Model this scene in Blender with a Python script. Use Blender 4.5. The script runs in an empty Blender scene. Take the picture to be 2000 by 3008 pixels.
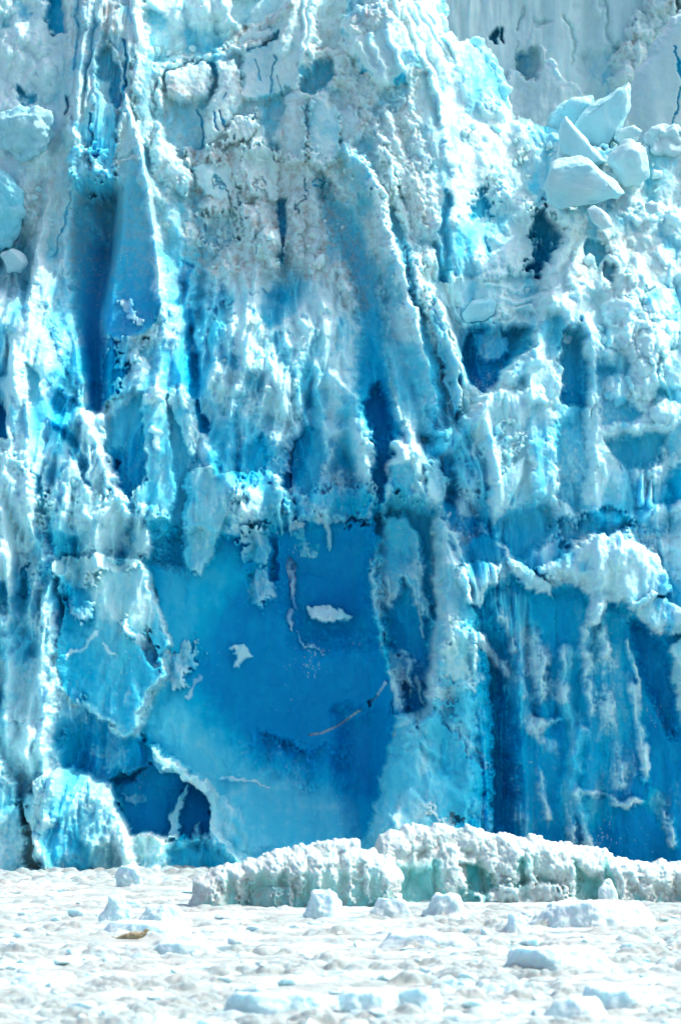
import bpy, bmesh, math, random
import numpy as np
from mathutils import Vector, noise as mnoise

random.seed(7)
RNG = np.random.default_rng(11)
R = math.radians
scene = bpy.context.scene
COL = scene.collection

# ------------------------------------------------------------------ view
CAM_D, CAM_H = 300.0, 10.0          # metres from the ice face, metres above the water
F = 11760.0                          # focal length in drawing units (1568 units across the frame)
HOR = 1608.0                         # drawing row of the horizon


def s_at(Y):
    return (CAM_D + Y) / F


def at(x, y, Y):
    s = (CAM_D + Y) / F
    return Vector(((x - 784) * s, Y, CAM_H + (HOR - y) * s))


def ss(a, b, x):
    t = np.clip((x - a) / (b - a), 0, 1)
    return t * t * (3 - 2 * t)


# ------------------------------------------------------------------ noise
_ANG = RNG.random((512, 512)).astype(np.float32) * 2 * np.pi
_GX, _GY = np.cos(_ANG), np.sin(_ANG)
_J = RNG.random((5, 512, 512)).astype(np.float32)


def gnoise(x, y, seed=0):
    x = x + seed * 37.31
    y = y + seed * 91.7
    xi = np.floor(x).astype(np.int32)
    yi = np.floor(y).astype(np.int32)
    fx = (x - xi).astype(np.float32)
    fy = (y - yi).astype(np.float32)
    u = fx * fx * fx * (fx * (fx * 6 - 15) + 10)
    v = fy * fy * fy * (fy * (fy * 6 - 15) + 10)
    x0, x1, y0, y1 = xi & 511, (xi + 1) & 511, yi & 511, (yi + 1) & 511
    a = _GX[y0, x0] * fx + _GY[y0, x0] * fy
    b = _GX[y0, x1] * (fx - 1) + _GY[y0, x1] * fy
    c = _GX[y1, x0] * fx + _GY[y1, x0] * (fy - 1)
    d = _GX[y1, x1] * (fx - 1) + _GY[y1, x1] * (fy - 1)
    return (a + (b - a) * u + (c + (d - c) * u - a - (b - a) * u) * v) * 1.5


def fbm(x, y, size, octs=4, gain=0.5, seed=0):
    out, amp, tot = 0, 1.0, 0
    f = 1.0 / size
    for o in range(octs):
        out = out + amp * gnoise(x * f, y * f, seed + o * 3)
        tot += amp
        amp *= gain
        f *= 2.03
    return out / tot * 1.35


def ridged(x, y, size, octs=4, gain=0.5, seed=0):
    out, amp, tot = 0, 1.0, 0
    f = 1.0 / size
    for o in range(octs):
        out = out + amp * (1 - np.abs(gnoise(x * f, y * f, seed + o * 5)) * 1.6)
        tot += amp
        amp *= gain
        f *= 2.1
    return out / tot


def rubble(x, y, size, seed=0, k=1.1, tilt=0.7):
    """upper envelope of tilted bumps: broken blocks lying on each other"""
    x = x / size + seed * 17.3
    y = y / size + seed * 53.9
    xi = np.floor(x).astype(np.int32)
    yi = np.floor(y).astype(np.int32)
    best = np.full(x.shape, -9.0, np.float32)
    for dy in (-1, 0, 1):
        for dx in (-1, 0, 1):
            a, b = (yi + dy) & 511, (xi + dx) & 511
            ex = (x - (xi + dx + _J[0, a, b])).astype(np.float32)
            ey = (y - (yi + dy + _J[1, a, b])).astype(np.float32)
            e = _J[2, a, b] * 0.6 + (_J[3, a, b] - .5) * 2 * tilt * ex + (_J[4, a, b] - .5) * 2 * tilt * ey - k * (ex * ex + ey * ey)
            np.maximum(best, e, out=best)
    return best


# ------------------------------------------------------------------ a sculpted field
class Field:
    """a relief seen square on: H (units toward the water), white crust, blue density, dirt and painted shade, roughness"""

    def __init__(self, x0, x1, y0, y1, step):
        self.gx = np.arange(x0, x1 + step, step, dtype=np.float32)
        self.gy = np.arange(y0, y1 + step, step, dtype=np.float32)
        self.X, self.Y = np.meshgrid(self.gx, self.gy)
        self.step = step
        self.x0, self.y0 = x0, y0
        sh = self.X.shape
        self.H = np.zeros(sh, np.float32)
        self.C = np.zeros(sh, np.float32)
        self.B = np.full(sh, 0.35, np.float32)
        self.D = np.zeros(sh, np.float32)
        self.Rg = np.ones(sh, np.float32)
        X, Y = self.X, self.Y
        n1x, n1y = fbm(X, Y, 34, 3, .55, 1), fbm(X, Y, 34, 3, .55, 21)
        self.warp = [(X, Y),
                     (X + 9 * n1x, Y + 12 * n1y),
                     (X + 20 * n1x + 7 * gnoise(X / 7, Y / 9, 5), Y + 24 * n1y + 8 * gnoise(X / 7, Y / 9, 8))]

        self.rag = 6.5 * fbm(X, Y * .8, 22, 3, .6, 77) + 1.2 * gnoise(X / 4.5, Y / 5, 79)

    def win(self, pts, pad):
        xs = [p[0] for p in pts]
        ys = [p[1] for p in pts]
        st = self.step
        i0 = max(0, int((min(xs) - pad - self.x0) / st))
        i1 = min(len(self.gx), int((max(xs) + pad - self.x0) / st) + 2)
        j0 = max(0, int((min(ys) - pad - self.y0) / st))
        j1 = min(len(self.gy), int((max(ys) + pad - self.y0) / st) + 2)
        if i1 <= i0 or j1 <= j0:
            return None
        return (slice(j0, j1), slice(i0, i1))

    def sd(self, pts, w, rough):
        WX, WY = self.warp[rough]
        x, y = WX[w], WY[w]
        best = np.full(x.shape, 1e9, np.float32)
        inside = np.zeros(x.shape, bool)
        n = len(pts)
        for i in range(n):
            ax, ay = pts[i]
            bx, by = pts[(i + 1) % n]
            dx, dy = bx - ax, by - ay
            L2 = dx * dx + dy * dy + 1e-9
            t = np.clip(((x - ax) * dx + (y - ay) * dy) / L2, 0, 1)
            best = np.minimum(best, (x - ax - t * dx) ** 2 + (y - ay - t * dy) ** 2)
            if ay != by:
                cr = (ay > y) != (by > y)
                xx = ax + (y - ay) * dx / (by - ay)
                inside ^= cr & (x < xx)
        d = np.sqrt(best)
        return np.where(inside, d, -d)

    def _set(self, w, m, c, b, d, r, x=None, y=None):
        if c is not None:
            self.C[w] += (c - self.C[w]) * m
        if b is not None:
            if isinstance(b, tuple):
                ax, ay, av, bx, by, bv = b
                dx, dy = bx - ax, by - ay
                t = np.clip(((self.X[w] - ax) * dx + (self.Y[w] - ay) * dy) / (dx * dx + dy * dy), 0, 1)
                b = av + (bv - av) * t
            self.B[w] += (b - self.B[w]) * m
        if d is not None:
            self.D[w] += (d - self.D[w]) * m
        if r is not None:
            self.Rg[w] += (r - self.Rg[w]) * m

    def P(self, pts, h=0, e=20, c=None, b=None, d=None, r=None, rough=1, dome=0, dw=40, off=0, flat=None, g=None):
        """area: raise by h over an edge of width e; dome = rounded swelling; g = slope (dh/dx, dh/dy) inside"""
        pad = max(e, 10) + 40
        w = self.win(pts, pad)
        if w is None:
            return
        sd = self.sd(pts, w, rough) + off
        if rough:
            sd = sd + self.rag[w] * min(1.0, e / 14.0)
            e = e * .75
        m = ss(-e * .5, e * .5, sd)
        if flat is not None:
            self.H[w] += (flat - self.H[w]) * m
        self.H[w] += h * m
        if dome:
            t = np.clip(sd / dw, 0, 1)
            self.H[w] += dome * np.sqrt(1 - (1 - t) ** 2)
        if g:
            cx = sum(p[0] for p in pts) / len(pts)
            cy = sum(p[1] for p in pts) / len(pts)
            self.H[w] += m * (g[0] * (self.X[w] - cx) + g[1] * (self.Y[w] - cy))
        self._set(w, m, c, b, d, r)

    def L(self, pts, w0, h=0, w1=None, c=None, b=None, d=None, r=None, rough=1, p=1.0, soft=.5):
        """ridge (h>0) or groove (h<0) along a line of points, half width w0 -> w1"""
        w1 = w0 if w1 is None else w1
        w = self.win(pts, max(w0, w1) + 40)
        if w is None:
            return
        WX, WY = self.warp[rough]
        x, y = WX[w], WY[w]
        best = np.full(x.shape, 9.0, np.float32)
        n = len(pts) - 1
        for i in range(n):
            ax, ay = pts[i]
            bx, by = pts[i + 1]
            dx, dy = bx - ax, by - ay
            t = np.clip(((x - ax) * dx + (y - ay) * dy) / (dx * dx + dy * dy + 1e-9), 0, 1)
            ww = w0 + (w1 - w0) * (i + t) / n
            best = np.minimum(best, np.sqrt((x - ax - t * dx) ** 2 + (y - ay - t * dy) ** 2) / ww)
        t = np.clip(1 - best, 0, 1)
        self.H[w] += h * (t * t * (3 - 2 * t)) ** p
        self._set(w, ss(0, soft, t), c, b, d, r)

    def E(self, cx, cy, rx, ry, rot=0, **k):
        a = R(rot)
        pts = []
        for i in range(14):
            t = 2 * math.pi * i / 14
            px, py = rx * math.cos(t), ry * math.sin(t)
            pts.append((cx + px * math.cos(a) - py * math.sin(a), cy + px * math.sin(a) + py * math.cos(a)))
        self.P(pts, **k)


# ------------------------------------------------------------------ mesh output
def mesh_from(name, co, faces, cols, mat, smooth=True):
    me = bpy.data.meshes.new(name)
    nv, nf = len(co), len(faces)
    me.vertices.add(nv)
    me.vertices.foreach_set('co', np.ascontiguousarray(co, np.float32).ravel())
    me.loops.add(nf * 4)
    me.polygons.add(nf)
    me.loops.foreach_set('vertex_index', np.ascontiguousarray(faces, np.int32).ravel())
    me.polygons.foreach_set('loop_start', np.arange(0, nf * 4, 4, dtype=np.int32))
    me.polygons.foreach_set('loop_total', np.full(nf, 4, np.int32))
    me.polygons.foreach_set('use_smooth', np.full(nf, smooth, bool))
    if cols is not None:
        at_ = me.attributes.new('ice', 'FLOAT_COLOR', 'POINT')
        at_.data.foreach_set('color', np.ascontiguousarray(cols, np.float32).ravel())
    me.update(calc_edges=True)
    me.materials.append(mat)
    return me


def link(name, me, parent=None):
    o = bpy.data.objects.new(name, me)
    COL.objects.link(o)
    if parent is not None:
        o.parent = parent
        o.matrix_parent_inverse = parent.matrix_world.inverted()
    return o


def tag(o, label=None, cat=None, group=None, kind=None):
    if label: o['label'] = label
    if cat: o['category'] = cat
    if group: o['group'] = group
    if kind: o['kind'] = kind
    return o


def empty(name, loc):
    o = bpy.data.objects.new(name, None)
    o.location = loc
    o.empty_display_size = .5
    COL.objects.link(o)
    bpy.context.view_layer.update()
    return o


def part_mesh(name, pos, cols, sel, mat):
    """pos (rows, cols, 3); sel = quads to keep (rows-1, cols-1)"""
    nj, ni = pos.shape[:2]
    jj, ii = np.nonzero(sel)
    v00 = jj * ni + ii
    quads = np.stack([v00, v00 + ni, v00 + ni + 1, v00 + 1], 1)
    used, inv = np.unique(quads, return_inverse=True)
    return mesh_from(name, pos.reshape(-1, 3)[used], inv.reshape(-1, 4), cols.reshape(-1, 4)[used], mat)


# ------------------------------------------------------------------ materials
def nodes(name):
    m = bpy.data.materials.new(name)
    m.use_nodes = True
    nt = m.node_tree
    return m, nt, nt.nodes['Principled BSDF'], nt.nodes, nt.links


def ramp(N, stops, interp='EASE'):
    r = N.new('ShaderNodeValToRGB')
    r.color_ramp.interpolation = interp
    el = r.color_ramp.elements
    while len(el) > 1:
        el.remove(el[-1])
    el[0].position, el[0].color = stops[0][0], (*stops[0][1], 1)
    for p, c in stops[1:]:
        e = el.new(p)
        e.color = (*c, 1)
    return r


def mixc(N, LK, fac, a, b, mode='MIX'):
    m = N.new('ShaderNodeMix')
    m.data_type = 'RGBA'
    m.blend_type = mode
    for sock, v in ((m.inputs['Factor'], fac), (m.inputs['A'], a), (m.inputs['B'], b)):
        if hasattr(v, 'is_output'):
            LK.new(v, sock)
        elif isinstance(v, tuple):
            sock.default_value = (*v, 1)
        else:
            sock.default_value = v
    return m.outputs['Result']


def noise_node(N, LK, scale, detail=5, rough=.6, vec=None):
    n = N.new('ShaderNodeTexNoise')
    n.inputs['Scale'].default_value = scale
    n.inputs['Detail'].default_value = detail
    n.inputs['Roughness'].default_value = rough
    if vec is not None:
        LK.new(vec, n.inputs['Vector'])
    return n.outputs['Fac']


def ice_material(name, white=(.63, .86, .865), bump=.5, sss=0.0, blues=None):
    m, nt, P, N, LK = nodes(name)
    a = N.new('ShaderNodeAttribute')
    a.attribute_name = 'ice'
    sep = N.new('ShaderNodeSeparateColor')
    LK.new(a.outputs['Color'], sep.inputs['Color'])
    W, B, D = sep.outputs[0], sep.outputs[1], sep.outputs[2]
    tc = N.new('ShaderNodeTexCoord')
    vec = tc.outputs['Object']
    n1 = noise_node(N, LK, 1.3, 6, .62, vec)
    n2 = noise_node(N, LK, 6.0, 5, .65, vec)
    # density of the blue ice, broken up a little
    add = N.new('ShaderNodeMath'); add.operation = 'MULTIPLY_ADD'
    LK.new(n1, add.inputs[0]); add.inputs[1].default_value = .34; add.inputs[2].default_value = -.17
    bd = N.new('ShaderNodeMath'); bd.operation = 'ADD'; bd.use_clamp = True
    LK.new(B, bd.inputs[0]); LK.new(add.outputs[0], bd.inputs[1])
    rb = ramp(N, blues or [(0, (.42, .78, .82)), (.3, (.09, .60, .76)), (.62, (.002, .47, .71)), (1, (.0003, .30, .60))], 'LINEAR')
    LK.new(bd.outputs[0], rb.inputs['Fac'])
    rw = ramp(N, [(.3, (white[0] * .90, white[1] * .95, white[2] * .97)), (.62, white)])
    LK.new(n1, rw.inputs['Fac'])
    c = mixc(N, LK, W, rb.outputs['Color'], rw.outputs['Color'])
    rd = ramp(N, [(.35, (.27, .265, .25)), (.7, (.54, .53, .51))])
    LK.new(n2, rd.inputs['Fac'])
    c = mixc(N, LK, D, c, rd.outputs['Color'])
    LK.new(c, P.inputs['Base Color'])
    rr = N.new('ShaderNodeMapRange')
    LK.new(W, rr.inputs['Value'])
    rr.inputs['To Min'].default_value = .32
    rr.inputs['To Max'].default_value = .75
    LK.new(rr.outputs[0], P.inputs['Roughness'])
    P.inputs['IOR'].default_value = 1.31
    P.inputs['Specular IOR Level'].default_value = .10
    if sss:
        P.inputs['Subsurface Weight'].default_value = sss
        P.inputs['Subsurface Radius'].default_value = (.25, .7, 1.0)
        P.inputs['Subsurface Scale'].default_value = .6
    bp = N.new('ShaderNodeBump')
    bp.inputs['Strength'].default_value = bump
    bp.inputs['Distance'].default_value = .06
    LK.new(n2, bp.inputs['Height'])
    LK.new(bp.outputs[0], P.inputs['Normal'])
    return m


SSS = 0.8
M_ICE = ice_material('glacier_ice', sss=SSS)
M_BLOCK = ice_material('clean_ice', white=(.46, .68, .72), bump=.4, sss=.25)
M_BERG = ice_material('sea_ice', white=(.52, .62, .60), bump=.4, sss=SSS,
                      blues=[(0, (.62, .80, .78)), (.35, (.30, .62, .60)), (.65, (.08, .50, .52)), (1, (.02, .34, .38))])

# ================================================================== THE GLACIER FRONT
STEP = 2.0
GX0 = -190
G = Field(GX0, 1760, -70, 2090, STEP)
X, Y = G.X, G.Y
P, L, E = G.P, G.L, G.E

# ---- broad zones: crust, density, dirt with shade greyed in, roughness
G.C[:] = .35
G.B[:] = .25 + .35 * ss(500, 1700, Y)
G.Rg[:] = 1.0
G.D[:] = .26 * (1 - ss(460, 860, Y)) * (1 - .8 * ss(960, 1100, X) * (1 - ss(1250, 1400, X)))  # top greyed for dirt and for its missing sun; the sunlit sweep mostly spared
# crest of the middle serac and the white sweep falling away to its right
crest = np.interp(Y, [-70, 60, 250, 420, 600, 800, 1000], [900, 930, 985, 1020, 1050, 1080, 1100]).astype(np.float32)
G.H -= .60 * np.clip(X - crest, 0, 190) * (1 - ss(520, 900, Y))
G.H -= .28 * np.clip(crest - X, 0, 330) * (1 - ss(560, 1000, Y))
G.H -= 46 * np.exp(-((X - 560) / 150) ** 2) * ss(200, 420, Y) * (1 - ss(620, 900, Y))
# left slope falls back from the spires
G.H -= .5 * np.clip(190 - X, 0, 260) * (1 - ss(560, 760, Y))
# left snowy foot and right mass stand forward
P([(-240, 640), (60, 680), (130, 800), (190, 960), (220, 1200), (130, 1290), (140, 1500), (130, 1700), (200, 1990), (-240, 2100)], h=70, e=120, c=.55, r=1.1)
P([(1790, 480), (1290, 480), (1240, 700), (1150, 880), (1060, 980), (900, 1060), (890, 1150), (1010, 1190), (1010, 1400), (985, 1600), (880, 1780), (830, 2100), (1790, 2100)], h=60, e=60, c=.3)

# ---- top left: white slope, dark slots behind the spires
P([(-240, -90), (160, -90), (150, 160), (150, 330), (120, 400), (-240, 420)], c=.9, b=.35, r=1.2, e=40, d=.0)
P([(100, -40), (150, -40), (150, 60), (120, 66), (100, 30)], h=-50, c=-.6, b=.55, e=14, r=.3)
P([(146, 200), (160, 210), (152, 260), (142, 245)], h=-40, c=-1, b=.8, e=8, r=.2)
P([(28, 180), (70, 200), (66, 240), (40, 235)], h=-14, c=-.3, b=.4, e=20)
P([(0, 330), (100, 330), (110, 440), (60, 470), (-60, 480), (-60, 330)], h=10, c=.9, r=1.2, e=30)

# ---- top band of white rubble behind the middle
P([(320, -90), (660, -90), (640, 20), (560, 60), (520, 100), (440, 130), (350, 130), (325, 60)], h=-50, c=.95, d=0, r=1.3, e=30)
P([(335, 10), (370, 5), (400, 60), (380, 90), (340, 95)], h=12, c=.2, b=.3, e=20, r=.2)
P([(520, -20), (650, -20), (640, 14), (600, 40), (530, 30)], h=8, c=.5, b=.3, e=20, r=.3)

# ---- left spires
P([(145, -90), (325, -90), (330, 60), (322, 190), (296, 230), (272, 300), (262, 420), (215, 440), (196, 330), (165, 420), (150, 330), (152, 180)],
  h=26, e=26, c=.25, b=.3, r=.35, d=.26)  # spires greyed over: their shaded side is put into the colour
SPIRE = [(145, -90), (325, -90), (330, 60), (322, 190), (296, 230), (272, 300), (262, 420), (215, 440), (196, 330), (165, 420), (150, 330), (152, 180)]
_w = G.win(SPIRE, 10)
_m = ss(-5, 25, G.sd(SPIRE, _w, 1))
_xs = G.X[_w] + .10 * G.Y[_w]
G.H[_w] += _m * (26 * ridged(_xs, G.Y[_w] * .10, 34, 3, .55, 401) + 22 * fbm(_xs, G.Y[_w] * .25, 60, 3, .5, 405))
L([(150, -60), (154, 100), (160, 220), (150, 300)], 20, 18, c=.6, r=.3)
L([(200, -60), (198, 60), (180, 170), (168, 320)], 17, 22, w1=10, c=.5, r=.3)
L([(236, -20), (228, 80), (206, 160), (196, 240)], 13, 18, w1=8, c=.5, r=.3)
L([(218, 20), (212, 100), (190, 200)], 6, -10, c=.2, d=.1, b=.4, r=.3)
L([(176, -60), (178, 60), (170, 150)], 6, -12, c=.2, d=.1, b=.4, r=.3)
P([(250, 20), (300, 0), (322, 40), (318, 110), (296, 150), (262, 120), (246, 70)], h=10, dome=16, dw=30, e=14, c=.5, d=.25, r=.5)
L([(255, -30), (258, 20), (250, 60)], 22, 12, d=.5, c=.7)
L([(302, -40), (316, 40), (322, 120), (310, 200)], 16, 26, c=.9, r=.5)
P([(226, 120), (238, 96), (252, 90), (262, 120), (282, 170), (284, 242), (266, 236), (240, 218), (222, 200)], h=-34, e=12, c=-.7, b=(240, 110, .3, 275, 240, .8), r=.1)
L([(245, 92), (262, 112), (276, 150), (282, 210), (276, 250)], 7, 26, c=.6, d=.1, r=.2)
L([(287, 90), (288, 160), (283, 215)], 6, -16, c=-.6, b=.6, r=.1)
P([(222, 170), (248, 175), (262, 240), (266, 300), (262, 430), (216, 440), (208, 330), (212, 230)], h=20, e=16, c=-.1, b=(235, 200, .1, 240, 430, .75), r=.2, d=.05)
P([(150, 270), (200, 280), (206, 320), (190, 370), (150, 380), (130, 330)], h=4, e=20, c=.0, b=.35, r=.3, d=.08)
L([(207, 260), (208, 320), (206, 380)], 6, -14, c=-.5, b=.5)
# left flank, a broad smooth face
P([(146, 250), (196, 330), (205, 390), (165, 470), (160, 600), (170, 720), (205, 870), (180, 900), (150, 830), (100, 710), (60, 650), (86, 520), (112, 400)],
  h=30, e=30, c=.30, b=(100, 420, .1, 170, 800, .5), r=.3)
L([(112, 395), (96, 520), (76, 640)], 16, 20, c=.6)
L([(160, 440), (140, 520), (118, 580)], 4, -7, c=-.2, b=.4)
# rubble plug above the slot
P([(160, 330), (210, 320), (232, 360), (228, 420), (170, 420), (152, 380)], h=24, e=20, c=.15, b=.45, d=.1, r=.9, rough=2)
# the slot crevasse
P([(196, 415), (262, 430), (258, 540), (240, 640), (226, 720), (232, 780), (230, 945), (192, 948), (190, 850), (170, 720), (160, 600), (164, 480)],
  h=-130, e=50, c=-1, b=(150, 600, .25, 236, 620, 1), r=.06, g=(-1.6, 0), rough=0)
P([(160, 345), (215, 330), (242, 372), (236, 430), (205, 452), (176, 430), (152, 396)], h=60, e=24, c=.2, b=.4, d=.1, r=1.1, rough=2)
P([(60, 680), (150, 700), (182, 860), (198, 930), (150, 926), (90, 840)], h=10, e=50, c=.16, b=.16, r=.35)
P([(160, 400), (262, 400), (256, 480), (236, 540), (180, 500)], h=46, e=70, b=.42, c=-.5)
# the blade
P([(290, 210), (306, 270), (326, 330), (340, 400), (352, 480), (368, 600), (376, 690), (362, 740), (330, 770), (280, 782), (238, 764), (228, 722), (244, 640), (250, 540), (262, 440), (265, 370), (270, 280)],
  h=50, e=12, c=-.5, b=(310, 330, .05, 270, 720, .9), r=.08, g=(.30, 0), rough=0)
P([(288, 205), (302, 262), (318, 330), (262, 372), (268, 300)], h=10, e=10, c=.35, b=.1, r=.2)
L([(290, 215), (312, 300), (330, 380), (345, 450), (362, 560), (374, 680)], 15, 22, w1=30, c=.5, r=.3, soft=1)
L([(262, 372), (292, 362), (316, 358)], 7, 12, c=.8, r=.2)
P([(274, 680), (290, 682), (316, 720), (324, 750), (300, 740), (280, 710)], h=14, e=8, c=.4, r=.5, rough=2)
P([(232, 770), (300, 782), (345, 778), (330, 800), (312, 830), (240, 930), (226, 900), (236, 830)], h=-20, e=20, c=-.5, b=.85, r=.5, rough=2)
P([(258, 790), (320, 778), (340, 790), (310, 830), (270, 840)], h=30, e=12, c=-.2, b=.5, r=.6, rough=2)

# ---- towers and boulders right of the blade
P([(300, 140), (318, 128), (350, 132), (360, 170), (350, 240), (345, 330), (322, 325), (304, 250)], h=14, dome=26, dw=24, e=12, c=.25, b=.2, r=.15)
L([(356, 140), (372, 180), (388, 250), (370, 320), (352, 400), (356, 440)], 16, 16, c=.8, r=.8)
P([(340, 335), (346, 315), (362, 298), (372, 320), (396, 312), (406, 352), (440, 384), (444, 416), (422, 448), (384, 400), (348, 372)], h=16, dome=36, dw=34, e=10, c=.5, b=.2, r=.25)
L([(330, 400), (372, 460), (416, 540), (420, 620)], 26, 22, c=.4, r=.5)
P([(340, 450), (420, 480), (440, 620), (420, 700), (380, 760), (372, 640), (356, 540)], h=0, e=50, c=-.05, b=(360, 480, .12, 420, 720, .5), r=.5, rough=2)
# arch and its dirty boulder
P([(372, 150), (440, 124), (492, 128), (500, 180), (474, 250), (476, 322), (440, 352), (404, 350), (378, 320), (370, 240)], h=-30, e=30, c=.35, b=.3, r=.25)
P([(380, 160), (430, 134), (474, 132), (486, 164), (474, 206), (448, 222), (420, 232), (392, 214), (382, 190)], h=22, dome=26, dw=30, e=10, c=.7, d=.30, r=.5)
L([(388, 195), (410, 205), (428, 222)], 18, 8, d=.55)
L([(484, 128), (496, 165), (482, 205), (462, 230)], 9, -10, c=.0, b=.4, d=.15)
L([(452, 240), (464, 280), (462, 326)], 5, -8, c=-.4, b=.6)
L([(372, 158), (400, 142), (440, 126)], 4, -12, c=.2, d=.4)
P([(494, 128), (540, 128), (552, 150), (554, 220), (536, 262), (500, 310), (474, 330), (466, 262), (484, 210), (500, 170)], h=14, dome=24, dw=30, e=12, c=.5, b=.2, r=.2)
for pts in ([(490, 250), (498, 290)], [(512, 220), (520, 205)], [(506, 250), (516, 285)]):
    L(pts, 4, -10, c=-.3, b=.7)
P([(420, 330), (520, 325), (524, 352), (480, 364), (430, 356)], h=16, e=12, c=.8, d=.6, r=1.4, rough=2)
L([(372, 150), (420, 118), (500, 106), (600, 90)], 16, 20, c=.9, d=.10, r=.8)
P([(508, 296), (536, 268), (590, 250), (600, 280), (560, 310), (516, 320)], h=36, e=12, dome=14, c=.85, d=.12, r=.7, rough=2)

# ---- dirty pinnacles across the top
P([(556, 96), (610, 66), (640, 40), (650, -90), (720, -90), (724, 60), (722, 150), (680, 190), (600, 220), (556, 215)], h=30, e=22, c=.5, b=.25, r=.3, d=.12)
P([(560, 92), (640, 60), (640, 78), (600, 96), (566, 112)], h=-30, e=10, c=-.4, b=.35, r=.1)
for pts, w, h in (([(676, -60), (672, 40), (650, 100)], 24, 30), ([(700, -60), (702, 60), (698, 140), (690, 170)], 11, 22), ([(716, -60), (716, 40), (712, 130)], 9, 16)):
    L(pts, w, h, c=.7, r=.3)
L([(518, 92), (560, 52), (640, 34), (668, 4)], 13, 14, d=.62, c=.8, r=.8)
L([(540, 100), (590, 88), (620, 70)], 12, 12, d=.5, c=.8, r=.8)
L([(672, 20), (656, 60), (650, 90)], 9, 8, d=.4, c=.8)
for pts in ([(600, 180), (586, 130)], [(640, 170), (650, 210)], [(622, 200), (630, 120)]):
    L(pts, 4, -8, c=0, b=.4)
P([(726, -90), (790, -90), (800, 60), (780, 110), (740, 110), (728, 40)], h=-20, e=16, c=.8, b=.15, r=.2)
P([(690, 150), (720, 142), (762, 128), (770, 168), (742, 196), (714, 214), (694, 200)], h=-22, e=20, c=-.7, b=.32, r=.2)
L([(716, 120), (748, 110), (776, 116)], 14, 10, d=.45, c=.8, r=.8)
P([(788, 30), (826, 14), (878, 8), (930, 60), (962, 140), (944, 170), (926, 190), (880, 196), (830, 165), (792, 110)], h=30, dome=34, dw=44, e=14, c=.65, d=.12, r=.5)
P([(812, 24), (868, 14), (890, 50), (850, 84), (812, 70)], h=8, e=18, c=.8, d=.55, r=.8, rough=2)
L([(792, 70), (806, 130), (836, 160)], 9, -16, c=.0, b=.4)
for pts in ([(850, 90), (872, 140), (890, 190)], [(890, 80), (914, 130), (930, 180)], [(826, 110), (850, 150), (880, 188)]):
    L(pts, 13, 20, c=.6, r=.3)
L([(832, 162), (856, 176)], 8, -22, c=-.6, b=.7)
L([(912, 186), (934, 184)], 8, -20, c=-.6, b=.7)
# right of the pinnacle: the bright sweep
P([(900, -90), (1010, -90), (1020, 60), (1050, 140), (1080, 240), (1190, 270), (1200, 380), (1250, 470), (1256, 560), (1225, 620), (1120, 620), (1060, 480), (1030, 330), (985, 200), (940, 70)],
  c=.75, b=.2, r=.55, e=40, d=.02)
L([(930, 20), (960, 90), (990, 160), (1010, 230)], 14, 20, c=.9, r=.2)
L([(960, 0), (1000, 70), (1040, 130)], 14, 16, c=.9, r=.2)
P([(946, 160), (984, 158), (1008, 215), (1012, 292), (986, 290), (952, 250)], h=-8, e=10, c=.25, b=.15, r=.1, g=(-.35, .1))
L([(946, 165), (984, 158), (1016, 230), (1014, 290)], 9, 14, c=.8, r=.3)

# ---- tower group in the middle top
P([(654, 214), (682, 198), (704, 206), (706, 372), (690, 380), (652, 366)], h=24, e=12, dome=12, dw=20, c=.55, b=.2, r=.2)
P([(710, 216), (740, 218), (776, 244), (784, 300), (776, 366), (744, 384), (712, 372)], h=24, e=12, dome=14, dw=24, c=.5, b=.2, r=.2, d=.04)
L([(706, 230), (704, 320), (706, 372)], 9, 16, c=.3, b=.35, d=.2, r=.4, rough=2)
L([(690, 205), (720, 218), (760, 236)], 10, 8, d=.16, c=.9)
P([(775, 250), (810, 240), (840, 280), (836, 320), (790, 330)], h=20, e=14, dome=10, c=.4, b=.2, r=.2)
for pts, w, h in (([(800, 175), (830, 230), (880, 320), (920, 420)], 30, 26), ([(850, 190), (890, 260), (930, 350), (960, 440), (975, 520)], 26, 22), ([(905, 205), (950, 300), (985, 400), (1000, 500)], 24, 18),
                  ([(750, 380), (800, 345), (830, 360)], 22, 16)):
    L(pts, w, h * .8, c=.5, r=.55, w1=w * .8, rough=2)
for pts, w in (([(830, 350), (850, 420), (868, 520)], 9), ([(906, 380), (936, 470), (950, 560), (962, 620)], 7), ([(862, 300), (896, 380)], 5)):
    L(pts, w, -8, c=-.1, b=.35)

# ---- rubble of the middle, grey and fractured
P([(430, 340), (560, 330), (650, 360), (770, 370), (800, 520), (830, 600), (850, 700), (700, 760), (560, 700), (470, 660), (430, 560)], h=0, e=60, c=.9, b=.3, d=.46, r=1.7, rough=2)
P([(440, 366), (520, 366), (540, 420), (520, 450), (470, 446), (450, 410)], h=24, e=14, dome=10, c=.6, b=.25, d=.05, r=.5)
P([(556, 330), (600, 320), (640, 360), (640, 430), (600, 450), (560, 400)], h=20, e=16, c=.8, d=.2, r=1.5, rough=2)
P([(470, 480), (530, 470), (550, 530), (520, 560), (470, 550)], h=-24, e=24, c=.2, b=.45, d=.25, r=1.1, rough=2)
P([(640, 440), (656, 444), (654, 520), (650, 590), (640, 600), (642, 520)], h=-34, e=16, c=-.5, b=.6, d=.15, r=.3)
for pts in ([(500, 400), (512, 440), (540, 470)], [(545, 420), (560, 470), (556, 520)], [(590, 400), (602, 440)], [(610, 520), (590, 560)], [(700, 400), (704, 440), (690, 480)], [(744, 392), (752, 450)]):
    L(pts, 7, -12, c=.1, b=.4, d=.25, rough=2)
P([(486, 700), (530, 690), (540, 720), (520, 740), (490, 728)], h=-20, e=16, c=.2, b=.4, d=.3, r=.6, rough=2)
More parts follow.
